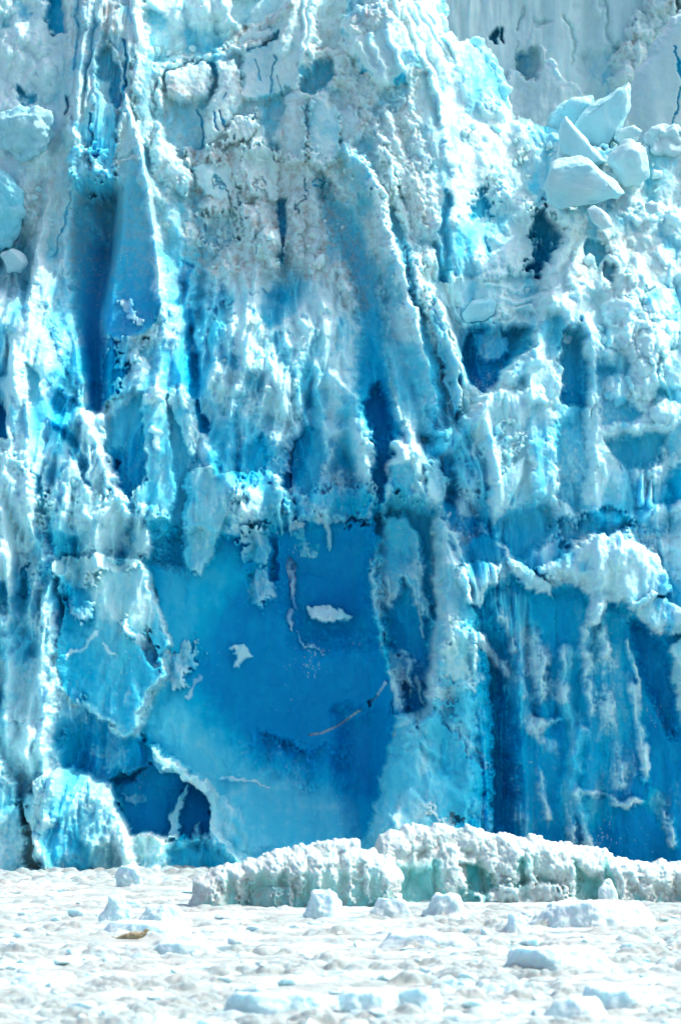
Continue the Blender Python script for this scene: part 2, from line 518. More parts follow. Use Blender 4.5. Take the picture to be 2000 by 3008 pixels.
P([(470, 640), (580, 640), (760, 650), (860, 800), (880, 1000), (760, 1100), (560, 1000), (470, 900)], h=0, e=80, c=.45, b=.4, d=.02, r=1.3, rough=2)
P([(560, 830), (650, 820), (700, 900), (680, 960), (600, 960)], h=20, e=60, c=.75, r=1.2, rough=2)
P([(520, 740), (600, 740), (600, 850), (540, 880)], h=16, e=50, c=.8, r=1.3, rough=2)

# ---- long ribs on the right of the middle
P([(735, 380), (800, 470), (850, 560), (880, 700), (900, 900), (930, 1010), (860, 1010), (820, 900), (830, 760), (800, 600), (740, 470)], h=-34, e=50, c=-.6, b=(760, 400, .25, 880, 980, .8), r=.4)
P([(840, 930), (870, 880), (900, 960), (900, 1080), (870, 1200), (850, 1150), (868, 1050)], h=-60, e=24, c=-1, b=.95, r=.2)
L([(790, 342), (832, 372), (856, 424), (880, 500), (905, 590), (926, 680), (956, 780), (985, 870), (1010, 960), (1026, 1012)], 28, 62, w1=52, c=.15, b=.25, r=.4)
L([(832, 372), (860, 424), (886, 500), (912, 590), (936, 680), (968, 790), (998, 880), (1022, 980)], 15, 20, w1=28, c=.7, r=.8, rough=2)
P([(880, 780), (940, 790), (990, 900), (1010, 1000), (960, 1010), (920, 960), (890, 880)], h=10, e=50, c=-.25, b=.3, r=.3)
L([(720, 410), (730, 402), (745, 408), (738, 420), (722, 418)], 4, -8, c=-.8, b=.6, rough=0)
P([(790, 360), (830, 355), (850, 410), (820, 440), (790, 420)], h=12, e=14, dome=8, c=.05, b=.25, r=.2)
L([(868, 330), (905, 420), (945, 540), (975, 660), (1000, 760)], 24, 26, w1=26, c=.5, r=.6, rough=2)
L([(930, 560), (965, 640), (990, 760), (1010, 860)], 20, 20, w1=24, c=.4, r=.6, rough=2)
L([(900, 480), (930, 580), (960, 700), (990, 820), (1016, 930)], 13, -9, w1=15, c=-.3, b=.35)
P([(1000, 680), (1012, 700), (1034, 770), (1056, 850), (1062, 910), (1050, 968), (1026, 890), (1004, 790), (994, 720)], h=46, e=12, dome=16, dw=22, c=.1, b=.3, r=.35)
L([(1002, 690), (1034, 775), (1058, 860), (1058, 940)], 10, 14, c=.8, r=.6)
for pts, w in (([(1030, 450), (1020, 540), (1030, 620)], 12), ([(1000, 560), (1024, 640)], 10)):
    L(pts, w, -22, c=-.5, b=.3)
P([(1092, 450), (1108, 436), (1126, 424), (1134, 488), (1104, 500), (1090, 490)], h=-26, e=24, c=-.6, b=.5, r=.4, rough=2)
P([(1120, 540), (1150, 560), (1140, 620), (1114, 620)], h=-14, e=20, c=-.4, b=.45, r=.6)
P([(1150, 420), (1230, 460), (1260, 560), (1220, 630), (1100, 640), (1140, 500)], h=10, e=40, c=.75, r=1.4, rough=2)

# ---- right: blue slot, ledges, pool cave
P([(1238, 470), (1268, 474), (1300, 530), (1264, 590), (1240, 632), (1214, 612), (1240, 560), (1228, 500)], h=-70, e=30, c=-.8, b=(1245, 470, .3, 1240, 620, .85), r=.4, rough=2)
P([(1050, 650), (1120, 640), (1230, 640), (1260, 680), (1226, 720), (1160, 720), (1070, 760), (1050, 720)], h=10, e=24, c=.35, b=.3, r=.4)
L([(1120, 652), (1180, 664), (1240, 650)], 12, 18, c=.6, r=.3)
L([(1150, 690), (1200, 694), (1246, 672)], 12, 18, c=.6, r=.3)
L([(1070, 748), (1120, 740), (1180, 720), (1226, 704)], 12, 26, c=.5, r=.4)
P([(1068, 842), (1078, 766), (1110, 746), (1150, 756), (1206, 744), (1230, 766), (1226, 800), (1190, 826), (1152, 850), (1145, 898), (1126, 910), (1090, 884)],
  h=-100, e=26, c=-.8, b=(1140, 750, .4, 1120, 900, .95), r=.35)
P([(1090, 762), (1140, 742), (1170, 770), (1172, 812), (1150, 828), (1100, 820), (1088, 790)], h=46, e=20, c=-.1, b=.5, r=.35)
P([(1060, 860), (1090, 900), (1110, 930), (1080, 980), (1056, 970)], h=0, e=20, c=.5, d=.15, r=.9, rough=2)

# ---- right upper mass
P([(1290, 480), (1790, 470), (1790, 850), (1420, 830), (1360, 740), (1280, 680), (1300, 560)], h=0, e=60, c=.85, b=.35, d=.07, r=1.3, rough=2)
P([(1310, 520), (1420, 500), (1540, 560), (1520, 650), (1400, 680), (1310, 640)], h=0, e=60, d=.28, rough=2)
for q in ((1345, 512, 16), (1400, 530, 14), (1335, 620, 18), (1450, 545, 12), (1488, 520, 12), (1420, 640, 14)):
    E(q[0], q[1], q[2], q[2] * .6, d=.5, e=16, rough=2)
P([(1350, 552), (1396, 546), (1408, 580), (1380, 610), (1352, 590)], h=-26, e=14, c=-.7, b=.35, r=.2)
P([(1395, 600), (1420, 610), (1414, 650), (1392, 640)], h=-16, e=12, c=-.3, b=.35, r=.4)
L([(1284, 486), (1320, 520), (1300, 580), (1260, 630)], 22, 30, c=.85, r=.9)
L([(1272, 688), (1300, 710), (1350, 760), (1392, 820)], 40, 60, w1=34, c=.85, r=.7)
L([(1262, 700), (1250, 760), (1230, 830), (1160, 880)], 26, 40, c=.6, r=.9)
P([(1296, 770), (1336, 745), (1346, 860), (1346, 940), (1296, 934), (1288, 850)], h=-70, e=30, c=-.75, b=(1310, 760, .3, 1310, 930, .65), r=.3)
L([(1352, 790), (1362, 850), (1360, 930), (1352, 960)], 17, 30, w1=10, c=.6, r=.4)
P([(1180, 820), (1230, 800), (1270, 850), (1280, 940), (1220, 930), (1170, 880)], h=24, e=24, c=.5, b=.35, r=.9)
for q in ((1430, 720, 46, 40), (1520, 700, 44, 44), (1420, 780, 34, 30), (1500, 800, 40, 40), (1480, 880, 44, 50), (1540, 860, 34, 50), (1420, 900, 34, 40), (1530, 960, 40, 36)):
    E(*q, dome=44, dw=44, c=.65, r=.9, e=20, rough=1)
P([(1390, 1012), (1480, 1000), (1528, 998), (1522, 1062), (1466, 1084), (1440, 1084), (1408, 1052)], h=-46, e=30, c=-.6, b=.45, r=.4)
L([(1400, 988), (1470, 990), (1530, 985), (1560, 950)], 14, 26, c=.7, r=.7)
P([(1380, 900), (1440, 930), (1480, 960), (1430, 1000), (1380, 980)], h=0, e=30, c=-.2, b=.4, r=.4)
P([(1540, 1080), (1790, 1060), (1790, 1180), (1540, 1170)], h=-20, e=30, c=-.6, b=.6)

# ---- right buttress, upper part
L([(905, 1078), (950, 1045), (985, 1052), (1040, 1024), (1090, 970), (1140, 905)], 30, 44, c=.75, r=.9)
P([(1060, 960), (1140, 900), (1240, 900), (1290, 980), (1270, 1080), (1290, 1160), (1180, 1190), (1080, 1160), (1040, 1080)], h=26, e=40, dome=20, c=.5, b=.35, r=.6)
for k, (a_, b_) in enumerate((((1066, 1118), (1176, 972)), ((1086, 1124), (1190, 1000)), ((1112, 1128), (1196, 1024)))):
    m_ = ((a_[0] + b_[0]) / 2 - 8, (a_[1] + b_[1]) / 2 - 6)
    L([a_, m_, b_], 22, 18, w1=12, c=.45, r=.5, rough=2)
P([(1270, 980), (1340, 960), (1360, 1080), (1330, 1180), (1280, 1160), (1276, 1060)], h=-20, e=30, c=-.2, b=.45, r=.4)
P([(1340, 1120), (1400, 1050), (1440, 1100), (1470, 1180), (1420, 1210), (1340, 1190)], h=16, e=30, c=.4, b=.4, r=.4)
L([(1466, 1100), (1476, 1160), (1480, 1200)], 22, 30, c=.6, r=.5)
L([(1370, 1190), (1420, 1200), (1500, 1180), (1560, 1170)], 24, 24, c=.7, r=.9)
P([(895, 1080), (940, 1066), (966, 1100), (962, 1140), (930, 1150), (900, 1120)], h=-10, e=16, c=-.3, b=.55, r=.6)
P([(975, 1068), (1010, 1062), (1034, 1110), (1020, 1160), (985, 1150)], h=26, dome=14, e=14, c=.4, b=.25, r=.4)
P([(1040, 1130), (1060, 1190), (1100, 1200), (1090, 1240), (1040, 1220), (1020, 1160)], h=0, e=20, c=-.6, b=.7)
P([(1104, 1190), (1140, 1200), (1180, 1180), (1250, 1146), (1270, 1190), (1262, 1240), (1240, 1262), (1190, 1292), (1160, 1262), (1140, 1230)], h=-50, e=34, c=-.6, b=(1200, 1160, .3, 1190, 1280, .6), r=.4)
P([(1280, 1206), (1330, 1196), (1392, 1176), (1440, 1188), (1462, 1220), (1410, 1228), (1330, 1250), (1290, 1262)], h=-36, e=26, c=-.45, b=.5, r=.5, rough=2)
P([(1204, 1056), (1200, 1104), (1164, 1172), (1134, 1214), (1124, 1152), (1119, 1138), (1164, 1088)], h=26, dome=10, dw=20, e=10, c=.35, b=.22, r=.15, rough=0)
P([(1214, 1024), (1262, 1016), (1286, 1090), (1280, 1160), (1230, 1170), (1216, 1100)], h=20, dome=20, dw=26, e=18, c=.5, b=.3, r=.9)
L([(1470, 1160), (1472, 1120), (1474, 1092)], 12, 22, w1=3, c=.4, r=.3, rough=0)
L([(1492, 1166), (1494, 1130), (1496, 1102)], 11, 20, w1=3, c=.4, r=.3, rough=0)

# ---- recess between the buttress and the cave
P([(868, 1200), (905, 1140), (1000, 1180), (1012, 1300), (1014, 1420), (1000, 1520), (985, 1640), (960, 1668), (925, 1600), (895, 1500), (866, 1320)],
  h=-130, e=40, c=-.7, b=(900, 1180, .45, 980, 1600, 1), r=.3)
P([(862, 1270), (885, 1190), (930, 1180), (970, 1230), (980, 1350), (1000, 1440), (965, 1400), (930, 1330), (905, 1400), (870, 1380)], h=50, e=24, c=-.05, b=.4, r=.4)
for pts in ([(862, 1310), (868, 1380), (876, 1420)], [(890, 1330), (896, 1390)], [(960, 1390), (972, 1440), (980, 1470)], [(940, 1540), (948, 1600)], [(966, 1560), (970, 1620)]):
    L(pts, 9, 30, w1=3, c=.2, b=.35, r=.2)
P([(868, 1500), (920, 1490), (960, 1520), (950, 1580), (900, 1560)], h=16, e=30, c=.0, b=.7, r=.7, rough=2)
# lit band of the buttress
P([(1010, 1196), (1050, 1230), (1072, 1330), (1090, 1420), (1118, 1490), (1132, 1600), (1140, 1770), (1130, 1930), (829, 1960), (829, 1936), (859, 1856), (874, 1791), (889, 1741), (914, 1672), (901, 1656), (949, 1641), (969, 1661), (984, 1616), (991, 1551), (999, 1466), (1011, 1421), (999, 1291)],
  h=64, e=10, c=-.30, b=(1010, 1250, .18, 980, 1900, .40), r=.35, g=(.16, .05))
P([(1082, 1440), (1160, 1490), (1190, 1960), (1090, 1960), (1104, 1760)], h=-74, e=90, b=.8, c=-.8)
L([(1004, 1200), (1000, 1291), (1011, 1421), (999, 1466), (991, 1551), (984, 1616), (969, 1661)], 16, 8, c=.05, b=.15, r=.3, rough=1, soft=1)
L([(905, 1672), (889, 1741), (874, 1791), (859, 1856), (835, 1930)], 14, 8, c=-.05, b=.2, r=.3, rough=1, soft=1)
P([(1020, 1420), (1080, 1440), (1100, 1520), (1060, 1560), (1016, 1520)], h=4, e=40, c=.05, b=.25, r=.6, rough=2)
P([(930, 1690), (980, 1660), (1020, 1720), (1000, 1800), (950, 1780)], h=4, e=50, c=-.05, b=.2, r=.4, rough=2)
P([(1006, 1200), (1036, 1200), (1066, 1260), (1060, 1320), (1020, 1310), (1004, 1260)], h=6, e=20, c=.5, r=.8, rough=2)
P([(1030, 1440), (1090, 1460), (1110, 1560), (1060, 1600), (1020, 1560)], h=6, e=30, c=.12, r=.9, rough=2)
L([(1000, 1600), (1040, 1600), (1080, 1570)], 16, 10, c=.4, r=.6, rough=2)
L([(1020, 1640), (1060, 1690), (1090, 1740), (1130, 1770)], 20, 8, c=.25, r=.6, rough=2)
L([(904, 1660), (940, 1660), (962, 1650)], 14, 20, c=.25, b=.3, r=.4)
P([(900, 1870), (930, 1830), (950, 1815), (980, 1850), (990, 1890), (960, 1910), (900, 1910)], h=16, e=16, c=-.1, b=.2, r=.4)
L([(960, 1850), (1000, 1860), (1014, 1890), (1060, 1880)], 8, 8, c=.5, r=.9, rough=2)
P([(1060, 1250), (1110, 1230), (1160, 1250), (1170, 1300), (1090, 1300), (1064, 1330)], h=-10, e=24, c=-.5, b=.5, r=.3)

# ---- right blue wall with its cascades of white
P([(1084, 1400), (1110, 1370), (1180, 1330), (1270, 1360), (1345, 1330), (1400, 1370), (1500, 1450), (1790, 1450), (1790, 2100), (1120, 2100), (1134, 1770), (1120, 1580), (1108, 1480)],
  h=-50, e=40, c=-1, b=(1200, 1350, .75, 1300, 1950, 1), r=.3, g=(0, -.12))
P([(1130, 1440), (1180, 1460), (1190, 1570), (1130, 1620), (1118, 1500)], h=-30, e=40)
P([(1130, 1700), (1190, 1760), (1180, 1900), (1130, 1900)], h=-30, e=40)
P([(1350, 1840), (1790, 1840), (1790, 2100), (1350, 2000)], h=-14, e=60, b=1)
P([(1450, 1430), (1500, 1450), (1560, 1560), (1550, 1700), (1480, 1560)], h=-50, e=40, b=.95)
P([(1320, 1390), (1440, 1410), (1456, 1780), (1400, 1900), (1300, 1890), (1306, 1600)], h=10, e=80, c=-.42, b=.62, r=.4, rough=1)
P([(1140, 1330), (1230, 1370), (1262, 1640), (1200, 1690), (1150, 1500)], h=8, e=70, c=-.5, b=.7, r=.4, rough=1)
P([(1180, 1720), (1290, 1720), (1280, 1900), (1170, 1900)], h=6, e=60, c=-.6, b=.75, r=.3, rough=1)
for pts, w, h, c, w1 in (
        ([(1104, 1470), (1142, 1516), (1184, 1566), (1196, 1600)], 18, 16, .42, 20),
        ([(1188, 1590), (1206, 1650), (1234, 1690), (1262, 1712)], 36, 14, .10, 30),
        ([(1220, 1680), (1256, 1664), (1286, 1660)], 20, 22, .55, 12),
        ([(1184, 1386), (1219, 1456), (1239, 1516), (1244, 1600)], 42, 10, .08, 34),
        ([(1140, 1380), (1170, 1440), (1180, 1500)], 24, 8, .0, 14),
        ([(1304, 1506), (1296, 1570), (1300, 1640)], 28, 18, .36, 24),
        ([(1346, 1510), (1350, 1570), (1356, 1640)], 22, 16, .34, 18),
        ([(1376, 1390), (1384, 1430), (1390, 1510)], 24, 20, .40, 16),
        ([(1370, 1400), (1350, 1450), (1340, 1500)], 20, 18, .30, 20),
        ([(1342, 1684), (1330, 1720), (1316, 1750), (1330, 1776)], 22, 24, .60, 20),
        ([(1316, 1640), (1330, 1720), (1310, 1800)], 26, 8, .0, 22),
        ([(1392, 1600), (1408, 1690), (1420, 1800)], 32, 10, .12, 26),
        ([(1456, 1580), (1476, 1690), (1489, 1800)], 18, 10, .18, 12),
        ([(1440, 1480), (1460, 1540), (1470, 1600)], 10, 8, .10, 8),
        ([(1334, 1822), (1380, 1832), (1434, 1852), (1484, 1846)], 11, 12, .55, 10),
        ([(1322, 1826), (1344, 1881), (1354, 1950)], 17, 16, .50, 16),
        ([(1300, 1800), (1310, 1880), (1320, 1960)], 26, 6, -.10, 22),
        ([(1509, 1835), (1530, 1890), (1549, 1945)], 28, 6, -.02, 22),
        ([(1240, 1780), (1250, 1830), (1262, 1880)], 18, 6, .02, 14),
        ([(1190, 1880), (1206, 1900), (1200, 1930)], 36, 8, -.05, 30)):
    L(pts, w * 1.15, h * 1.5, w1=w1 * 1.15, c=c, b=.5, r=1.3, rough=1, soft=.9)
P([(1050, 1336), (1064, 1300), (1100, 1288), (1130, 1296), (1150, 1312), (1140, 1350), (1110, 1372), (1100, 1400), (1078, 1392)], h=60, dome=30, dw=30, e=14, c=.9, r=.7)
P([(1166, 1292), (1190, 1300), (1240, 1326), (1266, 1352), (1268, 1376), (1230, 1366), (1186, 1340)], h=54, dome=24, dw=22, e=12, c=.85, r=.4)
L([(1140, 1254), (1162, 1270), (1172, 1296)], 9, 20, c=.5, r=.4)
P([(1230, 1310), (1280, 1290), (1330, 1256), (1380, 1228), (1440, 1240), (1492, 1268), (1530, 1318), (1540, 1370), (1500, 1380), (1470, 1400), (1430, 1390), (1390, 1388), (1376, 1440), (1346, 1436), (1350, 1370), (1310, 1340), (1270, 1340)],
  h=64, dome=40, dw=44, e=16, c=.85, r=.9)
P([(1440, 1400), (1490, 1370), (1540, 1390), (1600, 1420), (1600, 1480), (1540, 1462), (1516, 1466), (1484, 1440)], h=50, dome=20, dw=20, e=12, c=.7, r=.7)
P([(1540, 1490), (1570, 1470), (1790, 1470), (1790, 1720), (1570, 1690), (1544, 1560)], h=50, dome=20, e=16, c=.3, b=.3, r=.6)

# ---- the cave
P([(335, 1010), (420, 960), (560, 1020), (660, 1060), (660, 1215), (560, 1240), (340, 1260)], e=110, c=-.30, b=.5, rough=2)
CAVE = [(322, 1275), (420, 1215), (520, 1235), (600, 1230), (640, 1210), (700, 1200), (760, 1205), (862, 1190), (876, 1240), (850, 1300), (858, 1400), (880, 1500), (910, 1640), (892, 1740), (862, 1860), (836, 1940), (600, 2010), (500, 1930),
   (470, 1800), (345, 1722), (318, 1690), (350, 1600), (380, 1560), (395, 1480), (370, 1400), (350, 1360)]
P(CAVE, flat=-50, e=16, c=-1.1, b=.98, r=.05, rough=1)
bowl = np.clip(1 - ((X - 690) / 250) ** 2, 0, 1) * ss(1180, 1320, Y) * (1 - ss(1800, 2000, Y))
G.H -= 70 * bowl
G.H -= .14 * np.clip(Y - 1230, 0, 480) * ss(330, 480, X) * (1 - ss(850, 900, X)) * ss(1200, 1260, Y) * (1 - ss(1800, 1960, Y))
P([(640, 1190), (880, 1180), (860, 1300), (866, 1480), (700, 1480), (640, 1330)], h=-50, e=120)
P([(780, 1640), (900, 1640), (860, 1860), (830, 1960), (800, 1900)], h=-50, e=80)
P([(330, 1220), (440, 1200), (520, 1300), (480, 1420), (420, 1560), (360, 1500)], h=6, e=150, b=.50, rough=1)
P([(310, 1660), (400, 1570), (470, 1640), (560, 1740), (760, 1800), (846, 1860), (830, 2010), (560, 2020), (480, 1900)], h=40, e=170, b=.30, c=-.92, r=.10)
P([(560, 1840), (760, 1880), (760, 1990), (560, 1990)], h=0, e=120, c=-.66, b=.36, r=.2, rough=2)
# its flecks and clinging lumps
P([(704, 1392), (730, 1390), (770, 1400), (812, 1416), (790, 1430), (752, 1434), (716, 1416)], h=26, dome=14, dw=14, e=6, c=1, b=.1, r=.8)
P([(520, 1494), (560, 1488), (580, 1510), (556, 1524), (548, 1540), (530, 1534), (548, 1514)], h=8, dome=8, dw=12, e=8, c=.5, b=.15, r=.5)
L([(712, 1694), (740, 1690), (776, 1674), (830, 1636)], 4, 6, c=.6, r=.2, rough=0)
L([(850, 1620), (870, 1600), (886, 1576)], 6, 6, c=.2, r=.4, rough=1)
L([(512, 1798), (540, 1790), (566, 1800), (620, 1814)], 7, 10, w1=4, c=.6, r=.4)
L([(680, 1450), (700, 1490), (750, 1500)], 3, 4, c=.1, r=.2)
L([(430, 1604), (446, 1580), (456, 1560)], 6, 8, c=.4)
P([(454, 1290), (540, 1270), (560, 1330), (500, 1400), (450, 1400), (430, 1340)], h=10, e=60, c=-.8, b=.6)
L([(600, 1740), (700, 1770), (760, 1780)], 60, 8, c=-.62, r=.4, rough=2)
# roof fringe and icicles of the cave
P([(430, 1090), (480, 1080), (560, 1090), (560, 1140), (520, 1180), (490, 1290), (462, 1322), (424, 1306), (418, 1230)], h=40, e=12, c=-.05, b=.25, r=.35)
P([(540, 1110), (600, 1080), (640, 1100), (660, 1180), (640, 1220), (600, 1200), (560, 1200)], h=40, e=24, c=.2, b=.4, r=.9, rough=2)
P([(550, 1236), (580, 1216), (626, 1220), (622, 1280), (592, 1300), (560, 1270)], h=44, e=14, c=.45, b=.4, r=1.0, rough=2)
P([(566, 1330), (580, 1306), (624, 1290), (634, 1370), (600, 1396), (566, 1380)], h=30, e=24, c=.02, b=.5, r=.9, rough=2)
P([(660, 1150), (720, 1130), (800, 1110), (866, 1120), (862, 1190), (800, 1200), (720, 1190), (664, 1196)], h=40, e=26, c=.2, b=.45, r=.8, rough=2)
L([(640, 1100), (646, 1180), (648, 1230)], 14, 40, w1=4, c=.4, b=.3, r=.3)
L([(655, 1140), (668, 1190), (672, 1230)], 14, 36, w1=4, c=.25, b=.35, r=.3)
L([(752, 1180), (754, 1230), (756, 1262)], 14, 44, w1=5, c=.3, b=.3, r=.3)
P([(664, 1210), (680, 1196), (700, 1204), (700, 1224), (676, 1226)], h=40, e=8, dome=10, c=.6, r=.4)
L([(666, 1290), (672, 1340), (674, 1376)], 14, 26, w1=8, c=.5, r=.6)
L([(674, 1376), (678, 1400)], 7, 14, w1=4, c=.2)
L([(668, 1404), (670, 1430), (669, 1450)], 8, 20, w1=3, c=.35, r=.2)
L([(690, 1230), (700, 1260), (720, 1270)], 16, 10, c=-.2, b=.5, r=.6, rough=2)
L([(630, 1240), (630, 1330)], 12, -40, c=-1, b=1)

# ---- left of the cave: strips, hanging slab, hollows
P([(238, 930), (290, 900), (326, 900), (332, 980), (337, 1090), (318, 1120), (300, 1152), (274, 1120), (246, 1050)], h=-46, e=12, c=-.55, b=(250, 960, .15, 330, 1000, .70), r=.35)
P([(244, 1040), (290, 1040), (300, 1150), (270, 1120)], h=-20, e=30, b=.75, c=-.7)
P([(325, 908), (345, 892), (376, 900), (386, 960), (398, 1060), (408, 1130), (400, 1200), (380, 1230), (330, 1200), (310, 1150), (338, 1110), (336, 1000)], h=30, e=10, c=-.22, b=.28, r=.35)
P([(324, 912), (350, 892), (378, 900), (376, 926), (336, 932)], h=12, e=10, dome=10, c=.8, r=.8)
L([(352, 990), (366, 1000), (362, 1030)], 10, 8, c=.6, r=.7)
P([(384, 920), (402, 950), (424, 1020), (440, 1110), (436, 1160), (420, 1240), (424, 1320), (340, 1300), (380, 1230), (408, 1150), (404, 1060)], h=-12, e=20, c=-.95, b=(400, 950, .3, 410, 1250, .45), r=.12)
P([(390, 896), (420, 900), (440, 960), (460, 1000), (446, 1060), (430, 1020), (404, 960)], h=26, e=10, c=-.02, b=.2, r=.4)
L([(415, 850), (428, 900), (444, 960), (456, 1000), (476, 1040), (496, 1080)], 22, 28, w1=26, c=.55, r=.8)
P([(448, 915), (470, 960), (482, 994), (462, 1000), (448, 960)], h=-30, e=10, c=-.8, b=.75)
P([(490, 1000), (540, 960), (556, 1050), (540, 1150), (500, 1090)], h=-16, e=40, c=-.35, b=.45, r=.6)
P([(540, 1060), (600, 1000), (620, 1060), (560, 1160), (545, 1130)], h=-30, e=34, c=-.5, b=.6, r=.5)
P([(664, 1040), (700, 980), (736, 990), (744, 1060), (730, 1120), (696, 1140), (672, 1100)], h=-46, e=20, c=-.6, b=(670, 1050, .8, 720, 1060, .4), r=.4)
P([(650, 1086), (672, 1086), (672, 1120), (655, 1120)], h=-40, e=6, c=-1, b=.9)
L([(430, 700), (440, 800), (446, 900)], 16, -22, c=-.45, b=.6)
L([(412, 690), (424, 640), (430, 600)], 14, -24, c=-.6, b=.7)
L([(440, 700), (470, 680), (460, 740), (450, 800)], 20, 24, c=.5, r=.9)
P([(300, 790), (420, 780), (440, 880), (400, 900), (310, 900)], h=10, e=40, c=-.1, b=.45, r=.6)
L([(232, 960), (300, 900), (330, 850), (310, 820)], 22, 24, c=.55, r=.8)
P([(190, 950), (240, 950), (240, 990), (190, 990)], h=30, e=20, c=.8, r=1)
L([(134, 975), (190, 960), (216, 1000), (240, 1060), (262, 1120), (290, 1180)], 20, 34, w1=18, c=.65, r=.7)
L([(136, 985), (170, 1020), (196, 1080), (210, 1130)], 14, -22, c=-.5, b=.6)
P([(256, 1056), (276, 1066), (270, 1086)], h=-30, e=6, c=-1, b=.9)
P([(210, 1130), (330, 1170), (390, 1200), (390, 1260), (330, 1290), (220, 1280), (130, 1290), (120, 1200)], h=30, e=40, c=.7, b=.4, r=1.1, rough=2)
P([(110, 1230), (180, 1240), (176, 1300), (120, 1310), (100, 1270)], h=-16, e=18, c=-.6, b=.6)
P([(350, 1200), (420, 1200), (420, 1300), (350, 1290)], h=-40, e=30, c=-1, b=.6, r=.2)
# left snow slope details
P([(20, 650), (70, 720), (130, 790), (170, 880), (120, 900), (60, 800), (0, 740)], h=20, e=40, c=.35, b=.25, r=.5)
P([(60, 840), (90, 860), (110, 960), (90, 990), (70, 930)], h=-14, e=16, c=-.4, b=.3, r=.3)
P([(-240, 925), (6, 928), (18, 980), (16, 1012), (-240, 1016)], h=-120, e=12, c=-1, b=.95, r=.2)
L([(0, 880), (40, 960), (60, 1030)], 24, 24, c=.6, r=.6)
P([(74, 1090), (110, 1110), (120, 1180), (90, 1200)], h=-12, e=20, c=-.5, b=.4, r=.6, rough=2)
P([(-240, 1000), (60, 1060), (100, 1200), (110, 1300), (40, 1380), (-240, 1400)], h=36, e=50, c=.85, b=.3, d=.04, r=1.1, rough=2)
L([(20, 1100), (60, 1200), (120, 1300), (180, 1390)], 30, 30, c=.7, r=.8)
P([(-20, 1330), (20, 1340), (20, 1420), (-20, 1420)], h=-30, e=20, c=-.6, b=.5)
P([(54, 1310), (66, 1300), (62, 1360), (48, 1370)], h=-20, e=10, c=-.5, b=.45)
P([(-240, 1400), (90, 1380), (130, 1500), (130, 1660), (110, 1800), (-240, 1800)], h=24, e=50, c=.2, b=.25, r=.9, rough=2)
# hanging slab
SLAB = [(128, 1292), (210, 1282), (320, 1288), (340, 1321), (350, 1361), (367, 1406), (392, 1476), (384, 1500), (374, 1566), (350, 1596), (330, 1631), (315, 1676), (300, 1692), (268, 1688), (230, 1656), (198, 1626), (144, 1592), (136, 1500), (146, 1400)]
P(SLAB, h=60, e=9, c=-.55, b=(240, 1330, .10, 215, 1560, .50), r=.2, g=(.12, .05))
P([(214, 1310), (335, 1300), (366, 1410), (340, 1450), (250, 1430), (210, 1400)], h=4, e=40, c=-.02, b=.08, r=.2)
P([(130, 1330), (196, 1350), (216, 1420), (200, 1470), (150, 1470), (140, 1400)], h=-14, e=40, c=-.9, b=.6, r=.1)
P([(136, 1480), (210, 1470), (230, 1560), (196, 1610), (146, 1580)], h=-8, e=50, b=.58)
L([(318, 1684), (332, 1632), (352, 1596), (376, 1562)], 26, 6, c=.05, b=.1, r=.3, soft=1)  # pale slab rims: light coming through thin edges, painted as whiter ice
L([(204, 1628), (234, 1656), (270, 1684), (298, 1690)], 16, 6, c=.05, b=.12, r=.3, soft=1)
L([(342, 1330), (368, 1410), (390, 1478)], 12, 6, c=.2, b=.1, r=.6, soft=1)
P([(128, 1296), (210, 1280), (326, 1284), (338, 1306), (270, 1322), (200, 1336), (150, 1370), (134, 1340)], h=16, e=16, c=.75, r=1.1, rough=2)
L([(150, 1340), (170, 1390), (190, 1420), (204, 1400)], 16, 16, c=.45, r=.8, rough=2)
L([(286, 1438), (310, 1452), (330, 1470), (350, 1500), (362, 1530)], 14, 10, c=.4, r=.9, rough=2)
P([(322, 1460), (344, 1466), (352, 1484), (336, 1496), (322, 1484)], h=8, e=8, c=.6, r=.8, rough=1)
L([(156, 1512), (190, 1500), (208, 1480), (224, 1458)], 6, 8, c=.5, r=.3)
L([(244, 1484), (256, 1500), (268, 1508)], 6, 6, c=.4, r=.3)
E(296, 1612, 10, 22, h=4, e=14, c=.1, r=.3)
P([(370, 1520), (400, 1500), (430, 1470), (440, 1500), (462, 1480), (452, 1520), (424, 1560), (432, 1590), (396, 1580), (380, 1568)], h=14, e=12, c=.16, b=.3, r=.9, rough=2)
P([(120, 1690), (200, 1640), (290, 1700), (330, 1700), (352, 1736), (300, 1800), (240, 1810), (150, 1764)], h=-46, e=24, c=-.42, b=(180, 1680, .55, 190, 1780, .85), r=.5)
P([(200, 1720), (280, 1730), (290, 1780), (240, 1770)], h=4, e=24, c=-.05, b=.4, r=.6, rough=2)
P([(140, 1590), (200, 1620), (204, 1660), (150, 1700), (128, 1660)], h=16, e=16, c=.35, r=.9, rough=2)
# arch, its hole and pillar
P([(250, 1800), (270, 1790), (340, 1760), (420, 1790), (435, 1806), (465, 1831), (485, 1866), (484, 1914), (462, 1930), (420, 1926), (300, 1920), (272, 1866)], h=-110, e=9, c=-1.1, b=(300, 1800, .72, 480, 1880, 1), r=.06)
P([(278, 1826), (330, 1834), (338, 1848), (310, 1856), (284, 1846)], h=8, e=10, c=-.15, b=.4, r=.2)
P([(345, 1712), (380, 1734), (415, 1766), (450, 1788), (490, 1818), (530, 1856), (590, 1916), (620, 1990), (560, 2010), (500, 1960), (486, 1914), (487, 1866), (466, 1829), (436, 1803), (400, 1780), (350, 1746)], h=44, e=10, c=-.02, b=.12, r=.2, g=(-.35, 0))
P([(500, 1850), (600, 1900), (640, 2010), (540, 2010)], h=-10, e=70, c=-.6, b=.3)
P([(434, 1804), (426, 1838), (414, 1868), (412, 1932), (386, 1932), (385, 1881), (400, 1851), (420, 1818)], h=70, e=7, c=.05, b=.2, r=.3, rough=1)
